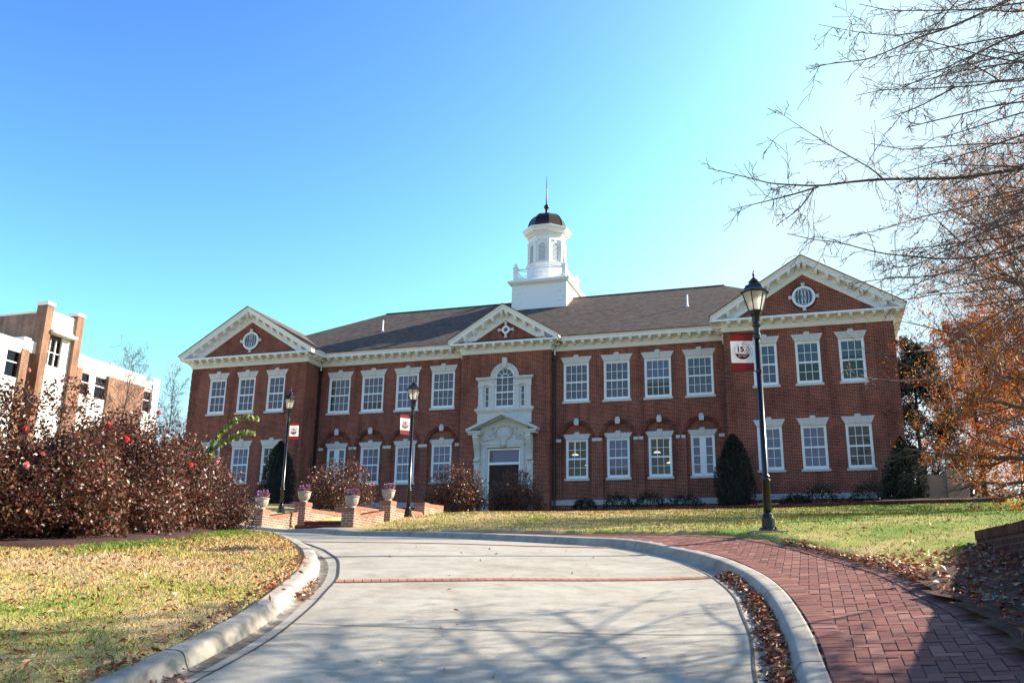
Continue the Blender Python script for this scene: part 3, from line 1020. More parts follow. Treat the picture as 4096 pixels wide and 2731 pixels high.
def wing_wall(sg):
    mb = MB()
    x0, x1 = sorted((sg * WX0, sg * WX1))
    ops = []
    for w in (W1, W2, W3):
        ops.append((sg * w - HWW, sg * w + HWW, UB, UT))
        ops.append((sg * w - HWW, sg * w + HWW, LBZ, LT))
    bas = [(sg * w - .55, sg * w + .55, -2.3, -1.66) for w in (14.6, 19.4)] if sg > 0 else []
    wall_grid(mb, x0, x1, Z0, ZT, YW, ops + bas, .15)
    mb.add([(sg*WX0,YW,Z0),(sg*WX0,0,Z0),(sg*WX0,0,ZT),(sg*WX0,YW,ZT)], [(0,1,2,3)])
    mb.add([(sg*WX1,YW,Z0),(sg*WX1,17,Z0),(sg*WX1,17,ZT+.8),(sg*WX1,YW,ZT+.8)], [(0,1,2,3)])
    mb.add([(sg*WX0,16.99,Z0),(sg*WX1,16.99,Z0),(sg*WX1,16.99,ZT),(sg*WX0,16.99,ZT)], [(0,1,2,3)])
    # gable brickwork
    xc = sg * W2
    mb.add([(xc-4.25, YW+.004, 7.9), (xc+4.25, YW+.004, 7.9), (xc+4.0, YW+.004, 8.3), (xc, YW+.004, 10.6), (xc-4.0, YW+.004, 8.3)], [(0,1,2,3,4)])
    mb.build('wing_wall', MT['brick'], hall)
    for bx in bas:
        m2 = MB()
        cxm = (bx[0] + bx[1]) / 2
        for a, b, c, d in ((bx[0], bx[1], -1.74, -1.66), (bx[0], bx[1], -2.3, -2.22), (bx[0], bx[0]+.08, -2.22, -1.74), (bx[1]-.08, bx[1], -2.22, -1.74), (cxm-.03, cxm+.03, -2.22, -1.74)):
            m2.box(a, b, YW + .05, YW + .12, c, d)
        f = m2.build('basement_window', MT['white'], hall)
        m3 = MB(); m3.box(bx[0], bx[1], YW + .10, YW + .11, -2.3, -1.66)
        m3.build('pane', MT['dark_room'], f)
    # toothed brick quoins
    for xe, inn in ((sg * WX0, sg), (sg * WX1, -sg)):
        m2 = MB()
        z = -1.1; k = 0
        while z < ZT - .4:
            wd = .62 if k % 2 == 0 else .44
            a, b = sorted((xe - inn * .018, xe + inn * wd))
            m2.box(a, b, YW - .018, YW + (.62 if k % 2 else .44), z, z + .345)
            z += .42; k += 1
        m2.build('quoin', MT['brick'], hall)
for sg in (-1, 1):
    wing_wall(sg)

def centre_wall():
    mb = MB()
    ops = [(-1.60, 1.60, 3.35, 5.90), (-.56, .56, 5.90, 6.52), (-1.02, 1.02, -2.3, 1.80)]
    wall_grid(mb, -CHW, CHW, Z0, ZT, YC, ops, .3)
    for sg in (-1, 1):
        mb.add([(sg*CHW,YC,Z0),(sg*CHW,0,Z0),(sg*CHW,0,ZT),(sg*CHW,YC,ZT)], [(0,1,2,3)])
    mb.add([(-2.9, YC+.004, 7.9), (2.9, YC+.004, 7.9), (2.6, YC+.004, 8.3), (0, YC+.004, 9.8), (-2.6, YC+.004, 8.3)], [(0,1,2,3,4)])
    mb.build('entrance_wall', MT['brick'], hall)
    for xe, inn in ((-CHW, 1), (CHW, -1)):
        m2 = MB()
        z = -1.1; k = 0
        while z < ZT - .4:
            wd = .62 if k % 2 == 0 else .44
            a, b = sorted((xe - inn * .018, xe + inn * wd))
            m2.box(a, b, YC - .018, YC + .40, z, z + .345)
            z += .42; k += 1
        m2.build('quoin', MT['brick'], hall)
centre_wall()

# stone ledge course at the foot of the walls
def ledge():
    for a, b, y in ((CHW, WX0, 0), (-WX0, -CHW, 0), (WX0, WX1, YW), (-WX1, -WX0, YW)):
        mb = MB()
        y0 = y - .07
        ex0 = .07 if y == YW else 0
        mb.box(a - ex0, b + ex0, y0, y + .05, -1.50, -1.24)
        mb.add([(a-ex0,y0,-1.24),(b+ex0,y0,-1.24),(b+ex0,y+.05,-1.18),(a-ex0,y+.05,-1.18)], [(0,1,2,3)])
        mb.build('stone_ledge', MT['ledge'], hall)
ledge()

# ---- windows -------------------------------------------------------------
def frame_mesh(name, w, h, cols, rows, kind='sash'):
    mb = MB()
    c = .085
    y0, y1 = .025, .115
    mb.box(-w, -w + c, y0, y1, 0, h); mb.box(w - c, w, y0, y1, 0, h)
    mb.box(-w + c, w - c, y0, y1, h - c, h); mb.box(-w + c, w - c, y0, y1, 0, .06)
    # staff bead, a little proud
    mb.box(-w, -w + .03, .008, y0, 0, h); mb.box(w - .03, w, .008, y0, 0, h); mb.box(-w + .03, w - .03, .008, y0, h - .03, h)
    iw = w - c
    if kind == 'sash':
        s = .045
        mid = h * .5
        ya, yb = .05, .095
        for z0, z1, yo in ((.06, mid, .035), (mid, h - c, .0)):
            a, b = ya + (.02 if yo == 0 else 0), yb + (.02 if yo == 0 else 0)
            lo = .10 if z0 < .1 else .05
            mb.box(-iw, -iw + s, a, b, z0, z1); mb.box(iw - s, iw, a, b, z0, z1)
            mb.box(-iw + s, iw - s, a, b, z0, z0 + lo); mb.box(-iw + s, iw - s, a, b, z1 - .045, z1)
            gw = 2 * (iw - s)
            for k in range(1, cols):
                x = -iw + s + gw * k / cols
                mb.box(x - .014, x + .014, a + .008, b - .004, z0 + lo, z1 - .045)
            gh = (z1 - .045) - (z0 + lo)
            for k in range(1, rows):
                z = z0 + lo + gh * k / rows
                for j in range(cols):
                    xa = -iw + s + gw * j / cols + .014; xb = -iw + s + gw * (j + 1) / cols - .014
                    mb.box(xa, xb, a + .008, b - .004, z - .014, z + .014)
    else:
        a, b = .05, .10
        mw = .17
        mb.box(-mw, mw, a - .01, b, .06, h - c)
        for sg in (-1, 1):
            x0, x1 = sorted((sg * mw, sg * iw))
            mb.box(x0, x0 + .05, a, b, .06, h - c) if sg < 0 else mb.box(x1 - .05, x1, a, b, .06, h - c)
            mb.box(x0, x1, a + .002, b - .002, .06, .15); mb.box(x0, x1, a + .002, b - .002, h - c - .06, h - c)
            for k in range(1, 4):
                z = .15 + (h - c - .21) * k / 4
                mb.box(x0, x1, a + .004, b - .004, z - .02, z + .02)
    me = bpy.data.meshes.new(name)
    me.from_pydata(mb.v, [], mb.f); me.materials.append(MT['white'])
    return me

def plane_mesh(name, w, h, mat, y=0.0, z0=0.0):
    me = bpy.data.meshes.new(name)
    me.from_pydata([(-w, y, z0), (w, y, z0), (w, y, z0 + h), (-w, y, z0 + h)], [], [(0, 1, 2, 3)])
    me.materials.append(mat)
    return me

def sill_mesh(w):
    mb = MB()
    mb.bev(-w - .085, w + .085, -.075, .13, -.125, -.002, .006)
    me = bpy.data.meshes.new('sill'); me.from_pydata(mb.v, [], mb.f); me.materials.append(MT['stone']); return me

def lintel_mesh(w, hh, key=.12, yb=0.0):
    mb = MB()
    yf = -.022
    sp = .19
    for sg in (-1, 1):
        for f0, f1 in ((.0, .5), (.5, 1.0)):
            x0b = .125 + (w + .01 - .125) * f0; x1b = .125 + (w + .01 - .125) * f1 - .006
            x0t = .165 + (w + sp - .165) * f0; x1t = .165 + (w + sp - .165) * f1 - .006
            poly = [(sg * x0b, .012), (sg * x1b, .012), (sg * x1t, hh), (sg * x0t, hh)]
            if sg < 0: poly = poly[::-1]
            mb.prism(poly, yf, .06)
    mb.prism([(-.12, .012), (.12, .012), (.16, hh + key * .55), (-.16, hh + key * .55)], yf - .022, .06)
    mb.prism([(-.115, hh + key * .55), (.115, hh + key * .55), (.12, hh + key), (-.12, hh + key)], yf - .03, .06)
    me = bpy.data.meshes.new('lintel'); me.from_pydata(mb.v, [], mb.f); me.materials.append(MT['stone']); return me

WIN = {}
def win_type(key, w, h, cols, rows, kind, hh):
    WIN[key] = dict(frame=frame_mesh('window', w, h, cols, rows, kind), pane=plane_mesh('pane', w - .09, h - .1, MT['glass'], .082, .05),
                    blind=plane_mesh('blind', w - .07, h - .06, MT['blind'], .15, .03), pale=plane_mesh('blind', w - .07, h - .06, MT['blind_pale'], .15, .03),
                    sill=sill_mesh(w), lintel=lintel_mesh(w, hh), w=w, h=h)
win_type('main_up', HWM, UT - UB, 4, 2, 'sash', .385)
win_type('wing_up', HWW, UT - UB, 3, 2, 'sash', .385)
win_type('main_low', HWL, LT, 3, 2, 'sash', .30)
win_type('main_pair', HWL, LT, 2, 4, 'pair', .30)
win_type('wing_low', HWW, LT, 3, 2, 'sash', .385)

def room_mesh(w, h, mat):
    d = 3.0
    me = bpy.data.meshes.new('room')
    x, y0 = w + .5, .16
    vs = [(-w,y0,.0),(w,y0,.0),(w,y0,h),(-w,y0,h),(-x,d,-.6),(x,d,-.6),(x,d,h+.4),(-x,d,h+.4)]
    me.from_pydata(vs, [], [(4,5,6,7),(0,1,5,4),(1,2,6,5),(2,3,7,6),(3,0,4,7)])
    me.materials.append(mat)
    return me
ROOM = {}
def put_window(key, x, y, z, fill='blind', label=None):
    t = WIN[key]
    f = link('window', t['frame'], hall, (x, y, z))
    if label: f['label'] = label
    link('pane', t['pane'], f)
    link('sill', t['sill'], f)
    link('lintel', t['lintel'], f, (0, 0, t['h']))
    if fill in ('blind', 'pale'):
        link('blind', t[fill], f)
    elif isinstance(fill, tuple):     # blind pulled part way down, dark room below
        me = bpy.data.meshes.new('blind')
        w, h = t['w'] - .07, t['h'] - .06
        zl = .03 + h*(1 - fill[1])
        me.from_pydata([(-w,.15,zl),(w,.15,zl),(w,.15,.03+h),(-w,.15,.03+h)], [], [(0,1,2,3)])
        me.materials.append(MT[fill[0]])
        link('blind', me, f)
        link('room', room_mesh(t['w'], t['h'], MT['dark_room']), f)
    elif fill == 'gap':          # blind drawn to one side, leaving a dark strip
        me = bpy.data.meshes.new('blind')
        w, h = t['w'] - .07, t['h'] - .06
        xl = -w + 2 * w * .27
        me.from_pydata([(xl,.15,.03),(w,.15,.03),(w,.15,.03+h),(xl,.15,.03+h)], [], [(0,1,2,3)])
        me.materials.append(MT['blind'])
        link('blind', me, f)
        link('room', room_mesh(t['w'], t['h'], MT['dark_room']), f)
    elif fill == 'dark':
        link('room', room_mesh(t['w'], t['h'], MT['dark_room']), f)
    elif fill == 'lamps':
        link('room', room_mesh(t['w'], t['h'], MT['room']), f)
        for dx, dz, dy in ((-.30, 1.45, .8), (.28, .95, 1.6)):
            mb = MB()
            mb.lathe([(.02, .09), (.13, .07), (.21, .0)], 14)
            mb.tube([(0, 0, .08), (0, 0, t['h'] - dz)], .008, 4)
            me = bpy.data.meshes.new('pendant_lamp'); me.from_pydata(mb.v, [], mb.f); me.materials.append(MT['lit'])
            link('pendant_lamp', me, f, (dx, dy, dz))
for x, fl in zip(AX, ('blind', 'blind', ('blind_pale', .62), ('blind', .93))):
    put_window('main_up', x, 0, UB, fl)
for x, fl in zip(AX, (('blind', .9), 'pale', ('blind', .72), 'gap')):
    put_window('main_up', -x, 0, UB, fl)
for x, fl, k in zip(AX, ('lamps', ('blind_pale', .80), 'lamps', 'blind'), ('main_low',) * 3 + ('main_pair',)):
    put_window(k, x, .12, 0, fl)
for x, fl, k in zip(AX, (('blind_pale', .78), 'pale', ('blind_pale', .9), 'gap'), ('main_low',) * 3 + ('main_pair',)):
    put_window(k, -x, .12, 0, fl)
for w, fl in ((W1, 'blind'), (W2, ('blind', .55)), (W3, ('blind', .4))):
    put_window('wing_up', w, YW, UB, fl)
    put_window('wing_up', -w, YW, UB, 'blind')
for w, fl in ((W1, 'pale'), (W2, 'pale'), (W3, 'dark')):
    put_window('wing_low', w, YW, 0, fl)
    put_window('wing_low', -w, YW, 0, 'dark' if w == W1 else 'pale')

# ---- cornices ------------------------------------------------------------
CORN = [  # o0, o1, v0, v1   boards of the entablature, outward and up
    (0, .050, .0, .055), (0, .075, .055, .205), (0, .15, .205, .255), (0, .10, .255, .46), (0, .60, .46, .57)]
def cornice(mb, p0, p1, out, ext0=0, ext1=0, rise=0.0, vs=1.0, cyma=True, vmin=None, off=0.0, mod_step=.57, phase=.5):
    """run from p0 to p1 (points on the wall line at the cornice's foot); out = outward plan direction; ends extended round outer corners"""
    p0 = np.array(p0, float); p1 = np.array(p1, float)
    L = np.linalg.norm(p1[:2] - p0[:2])
    U = np.array([*(p1[:2] - p0[:2]) / L, (p1[2] - p0[2]) / L])
    O = np.array([*out, 0.0])
    V = np.array([0, 0, vs])
    def mapb(u0, u1, o0, o1, v0, v1, slant=None):
        c = []
        for v, oo in ((v0, o1), (v1, slant if slant is not None else o1)):
            for u, o in ((u0, o0), (u1, o0), (u1, oo), (u0, oo)):
                c.append(p0 + U * u + O * o + V * v)
        mb.add(c, [(3,2,1,0),(4,5,6,7),(0,1,5,4),(1,2,6,5),(2,3,7,6),(3,0,4,7)])
    def u_start(v1):
        if vmin is None: return 0
        # first u at which the top of the element clears vmin
        z = p0[2] + vs * v1
        return max(0, (vmin - z) / U[2]) if U[2] > 1e-6 else 0
    for o0, o1, v0, v1 in CORN:
        us = u_start(v1)
        mapb(us - (o1 * ext0 if us == 0 else 0), L + o1 * ext1, o0, o1 + off, v0, v1)
    if cyma:
        us = u_start(.74)
        mapb(us - .62 * ext0, L + .62 * ext1, 0, .62 + off, .57, .60)
        mapb(us - .70 * ext0, L + .70 * ext1, 0, .63 + off, .60, .74, slant=.715 + off)
    nd = int((L + .0) / .145)
    for k in range(nd):
        u = (k + .5) * L / nd
        if u < u_start(.05) + .04: continue
        mapb(u - .04, u + .04, .075, .125 + off, .065, .19)
    nm = max(1, int(round((L + .5 * (ext0 + ext1)) / mod_step)))
    La = -.5 * ext0; Lb = L + .5 * ext1
    for k in range(nm):
        u = La + (Lb - La) * (k + phase) / nm
        if u < u_start(.26) + .05: continue
        mapb(u - .085, u + .085, .10, .54 + off, .36, .457)
        mapb(u - .075, u + .075, .10, .40 + off, .275, .36, slant=.50)

def entablatures():
    mb = MB()
    cornice(mb, (CHW, 0, ZT), (WX0, 0, ZT), (0, -1)); mb.build('cornice', MT['white'], hall)
    mb = MB()
    cornice(mb, (-WX0, 0, ZT), (-CHW, 0, ZT), (0, -1)); mb.build('cornice', MT['white'], hall)
    for xc, hw, y, apex, half in ((W2, 4.25, YW, 11.19, 4.86), (-W2, 4.25, YW, 11.19, 4.86), (0, CHW, YC, 10.275, 3.44)):
        mb = MB()
        cornice(mb, (xc - hw, y, ZT), (xc + hw, y, ZT), (0, -1), 1, 1, cyma=False)
        # returns along the sides
        yb = 0 if hw < 4 else 0
        for sg in (-1, 1):
            outer = hw > 4 and sg * xc > 0
            ye = 16 if outer else 0
            a, b = ((xc + sg * hw, y, ZT), (xc + sg * hw, ye, ZT))
            if sg > 0: cornice(mb, a, b, (1, 0))
            else: cornice(mb, b, a, (-1, 0))
        mb.add([(xc-hw-.6, y-.6, ZT+.575), (xc+hw+.6, y-.6, ZT+.575), (xc+hw+.6, y+.02, ZT+.66), (xc-hw-.6, y+.02, ZT+.66)], [(0,1,2,3)])
        mb.build('pediment_cornice', MT['white'], hall)
        # raking cornices
        vs = 1.14
        slope = (apex - 8.2) / half
        zb = apex - .74 * vs
        for sg in (-1, 1):
            m2 = MB()
            x0 = xc + sg * half
            p0 = (x0, y, zb - slope * half); p1 = (xc, y, zb)
            cornice(m2, p0, p1, (0, -1), 0, 0, vs=vs, vmin=ZT + .60, off=.011, phase=.75)
            m2.build('raking_cornice', MT['white'], hall)
entablatures()

# ---- roofs ---------------------------------------------------------------
def roofs():
    mb = MB()
    k = (13.35 - 8.25) / (7.9 + .65)
    X, YB, zr, ze = 20.9, 16.45, 13.35, 8.25
    r1, r2 = (-12.15, 7.9, zr), (12.15, 7.9, zr)
    a, b, c, d = (-X, -.72, ze - .04), (X, -.72, ze - .04), (X, YB, ze), (-X, YB, ze)
    mb.add([a, b, r2, r1], [(0, 1, 2, 3)]); mb.add([b, c, r2], [(0, 1, 2)]); mb.add([c, d, r1, r2], [(0, 1, 2, 3)]); mb.add([d, a, r1], [(0, 1, 2)])
    mb.add([(-X, -.72, ze - .04), (X, -.72, ze - .04), (X, -.72, ze - .09), (-X, -.72, ze - .09)], [(3, 2, 1, 0)])
    m2 = MB()
    m2.box(-12.2, 12.2, 7.82, 7.98, zr - .05, zr + .035)
    rf = mb.build('roof', MT['roof'], hall)
    m2.build('ridge_cap', MT['roof'], rf)
    for xc, half, apex, y0, yb in ((W2, 4.86, 11.19, YW - .765, 16.5), (-W2, 4.86, 11.19, YW - .765, 16.5), (0, 3.44, 10.275, YC - .765, 3.4)):
        s = (apex - 8.2) / half
        m = MB()
        e = half + .06
        for sg in (-1, 1):
            zt = apex + .05
            p = [(xc, y0, zt), (xc + sg * e, y0, zt - s * e), (xc + sg * e, yb, zt - s * e), (xc, yb, zt)]
            q = [(v[0], v[1], v[2] - .046) for v in p]
            f = [(0,1,2,3),(7,6,5,4),(0,4,5,1),(1,5,6,2),(2,6,7,3)]
            m.add(p + q, f if sg < 0 else [t[::-1] for t in f])
        if yb > 10:
            m.add([(xc - e, yb, 8.2), (xc + e, yb, 8.2), (xc, yb, apex)], [(0, 1, 2)])
        m.build('gable_roof', MT['roof'], hall)
    for x, y in ((-10.19, 3.45), (10.28, 3.51)):
        z = 8.25 + k * (y + .65)
        m = MB(); m.lathe([(.11, -.15), (.10, .02), (.05, .06), (.05, .72)], 10, (x, y, z))
        m.build('vent_pipe', MT['white'], hall, smooth=True)
roofs()

# ---- gable ornaments -----------------------------------------------------
def ring(mb, cx, cz, r0, r1, y0, y1, n=32, sq=1.0, mi=0):
    for k in range(n):
        a, b = 2*math.pi*k/n, 2*math.pi*(k+1)/n
        mb.prism([(cx+r0*math.cos(a), cz+r0*math.sin(a)*sq), (cx+r1*math.cos(a), cz+r1*math.sin(a)*sq), (cx+r1*math.cos(b), cz+r1*math.sin(b)*sq), (cx+r0*math.cos(b), cz+r0*math.sin(b)*sq)], y0, y1, mi)
def disc(mb, cx, cz, r, y, n=32, sq=1.0, mi=0):
    mb.add([(cx + r*math.cos(2*math.pi*k/n), y, cz + r*math.sin(2*math.pi*k/n)*sq) for k in range(n)], [tuple(range(n))], mi)

for xc in (W2, -W2):
    cz, r = 9.1, .50
    m = MB(); ring(m, xc, cz, r - .02, r + .09, YW - .07, YW + .02)
    # interlaced tracery: overlapping upright ovals
    for dx in (-.24, -.08, .08, .24):
        pts = []
        for k in range(25):
            a_ = 2*math.pi*k/24
            xx, zz = dx + .20*math.cos(a_), .52*math.sin(a_)
            if xx*xx + zz*zz < r*r:
                pts.append((xc + xx, YW - .045 - .003*abs(dx)*10, cz + zz))
            elif pts:
                if len(pts) > 1: m.tube(pts, .015, 4)
                pts = []
        if len(pts) > 1: m.tube(pts, .015, 4)
    w = m.build('oval_window', MT['white'], hall, loc=(0, 0, 0))
    m = MB(); disc(m, xc, cz, r, YW - .022); m.build('pane', MT['blind'], w)
    m = MB(); disc(m, xc, cz, r, YW - .030); m.build('pane', MT['glass'], w)
    m = MB()
    for k in range(44):
        a0, a1 = 2*math.pi*(k+.1)/44, 2*math.pi*(k+.9)/44
        r0, r1 = r + .095, r + .20
        m.prism([(xc+r0*math.cos(a0), cz+r0*math.sin(a0)), (xc+r1*math.cos(a0), cz+r1*math.sin(a0)), (xc+r1*math.cos(a1), cz+r1*math.sin(a1)), (xc+r0*math.cos(a1), cz+r0*math.sin(a1))], YW - .015, YW + .02)
    m.build('brick_ring', MT['arch_brick'], w)
    m = MB()
    for a in range(4):
        ca, sa = math.cos(a*math.pi/2), math.sin(a*math.pi/2)
        def q(u, v): return (xc + u*ca - v*sa, cz + u*sa + v*ca)
        m.prism([q(r+.07, -.075), q(r+.27, -.10), q(r+.27, .10), q(r+.07, .075)], YW - .085, YW + .02)
    m.build('key_block', MT['stone'], w)
m = MB(); ring(m, 0, 8.86, .13, .25, YC - .06, YC + .02, 24)
w = m.build('round_window', MT['white'], hall)
m = MB(); disc(m, 0, 8.86, .14, YC - .02); m.build('pane', MT['blind'], w)
m = MB()
for k in range(26):
    a0, a1 = 2*math.pi*(k+.1)/26, 2*math.pi*(k+.9)/26
    m.prism([(r_*math.cos(a_), 8.86+r_*math.sin(a_)) for r_, a_ in ((.26,a0),(.40,a0),(.40,a1),(.26,a1))], YC - .015, YC + .02)
m.build('brick_ring', MT['arch_brick'], w)
m = MB()
for a in range(4):
    ca, sa = math.cos(a*math.pi/2), math.sin(a*math.pi/2)
    m.prism([(u*ca - v*sa, 8.86 + u*sa + v*ca) for u, v in ((.25,-.06),(.50,-.09),(.50,.09),(.25,.06))], YC - .075, YC + .02)
m.build('key_block', MT['stone'], w)

# ---- downspouts ----------------------------------------------------------
for x, y in ((-WX0 + .14, -.1), (-CHW - .16, -.1), (CHW + .16, -.1), (WX0 - .14, -.1)):
    m = MB()
    m.box(x - .055, x + .055, y - .045, y + .045, -2.3, 6.95)
    m.box(x - .10, x + .10, y - .08, y + .06, 6.95, 7.2)
    for z in (-.8, 1.4, 3.6, 5.8):
        m.box(x - .075, x + .075, y - .05, y + .09, z, z + .05)
    d = m.build('downspout', MT['pipe'], hall)
    m = MB()
    m.tube([(x, y, 7.18), (x, y, 7.5), (x, y - .42, 7.85), (x, y - .58, 8.05)], .05, 6)
    m.build('elbow', MT['white'], d)

# ---- arched three-part window over the door ------------------------------
def palladian():
    y = YC
    m = MB()
    zc = 5.95
    n = 24
    for k in range(n):
        a, b = math.pi*k/n, math.pi*(k+1)/n
        m.prism([(r_*math.cos(t_), zc + r_*math.sin(t_)) for r_, t_ in ((.60,a),(.87,a),(.87,b),(.60,b))][::-1], y - .09, y + .05)
        m.prism([(r_*math.cos(t_), zc + r_*math.sin(t_)) for r_, t_ in ((.76,a),(.87,a),(.87,b),(.76,b))][::-1], y - .125, y - .09)
    m.prism([(-.10, 6.50), (.10, 6.50), (.16, 7.02), (-.16, 7.02)], y - .19, y + .05)
    m.box(-.13, .13, y - .21, y + .05, 7.02, 7.12)
    for sg in (-1, 1):
        def bx(a, b, y0, y1, z0, z1):
            a, b = sorted((sg*a, sg*b)); m.box(a, b, y0, y1, z0, z1)
        bx(.60, .90, y - .10, y + .05, 4.15, 5.45)
        bx(1.30, 1.62, y - .10, y + .05, 4.15, 5.45)
        for a, b in ((.57, .93), (1.27, 1.66)):
            bx(a, b, y - .13, y + .05, 4.12, 4.22); bx(a, b, y - .13, y + .05, 5.40, 5.50)
        bx(.60, 1.64, y - .11, y + .05, 5.50, 5.78)
        bx(.58, 1.70, y - .15, y + .05, 5.78, 5.86)
        bx(.56, 1.77, y - .22, y + .05, 5.86, 5.97)
        bx(.90, 1.30, y - .04, y + .05, 5.37, 5.50)
        for a, b in ((.90, .98), (1.22, 1.30)):
            bx(a, b, y - .03, y + .06, 4.15, 5.37)
    m.box(-1.80, 1.80, y - .20, y + .05, 3.96, 4.12)
    m.box(-1.74, 1.74, y - .14, y + .05, 3.87, 3.96)
    m.box(-1.66, 1.66, y - .08, y + .05, 3.2, 3.87)
    s = m.build('arched_window_surround', MT['stone'], hall)
    f = MB()
    ring_n = 20
    for k in range(ring_n):
        a, b = math.pi*k/ring_n, math.pi*(k+1)/ring_n
        f.prism([(r_*math.cos(t_), zc + r_*math.sin(t_)) for r_, t_ in ((.52,a),(.60,a),(.60,b),(.52,b))][::-1], y - .03, y + .06)
        f.prism([(r_*math.cos(t_), zc + r_*math.sin(t_)) for r_, t_ in ((.20,a),(.235,a),(.235,b),(.20,b))][::-1], y - .002, y + .05)
    for k in range(1, 5):
        a = math.pi*k/5
        f.tube([(.23*math.cos(a), y+.02, zc+.23*math.sin(a)), (.53*math.cos(a), y+.02, zc+.53*math.sin(a))], .016, 4)
    f.box(-.60, -.52, y - .03, y + .06, 4.12, zc); f.box(.52, .60, y - .03, y + .06, 4.12, zc)
    f.box(-.52, .52, y - .03, y + .06, 4.12, 4.26)
    f.box(-.52, .52, y - .012, y + .055, zc - .03, zc + .03); f.box(-.52, .52, y - .012, y + .055, 5.02, 5.10)
    for x in (-.173, .173):
        f.box(x - .015, x + .015, y + .0, y + .05, 4.26, zc - .03)
    for z in (4.65, 5.5):
        for a, b in ((-.52, -.188), (-.158, .158), (.188, .52)):
            f.box(a, b, y + .002, y + .048, z - .015, z + .015)
    for sg in (-1, 1):
        a, b = sorted((sg*.98, sg*1.22))
        f.box(a, b, y - .01, y + .05, 4.12, 4.22)
        for z in (4.58, 4.97):
            f.box(a, b, y + .0, y + .05, z - .015, z + .015)
        f.box(a, a + .03, y - .005, y + .055, 4.22, 5.37); f.box(b - .03, b, y - .005, y + .055, 4.22, 5.37)
    w_ = f.build('arched_window', MT['white'], hall)
    p = MB()
    p.add([(-1.3,y+.03,4.12),(1.3,y+.03,4.12),(1.3,y+.03,5.5),(-1.3,y+.03,5.5)], [(0,1,2,3)])
    p.add([(.55*math.cos(math.pi*k/16), y+.03, 5.5 + (0 if k in () else max(0, zc - 5.5 + .55*math.sin(math.pi*k/16)))) for k in range(17)] + [(-.55, y+.03, 5.5), (.55, y+.03, 5.5)], [tuple(range(19))])
    p.build('pane', MT['glass'], w_)
    p = MB()
    p.box(-1.32, 1.32, y + .12, y + .13, 4.1, 5.88)
    disc(p, 0, zc, .58, y + .125)
    p.build('blind', MT['blind'], w_)
    # brick tympanum behind the arch is the wall; close the opening's head
palladian()

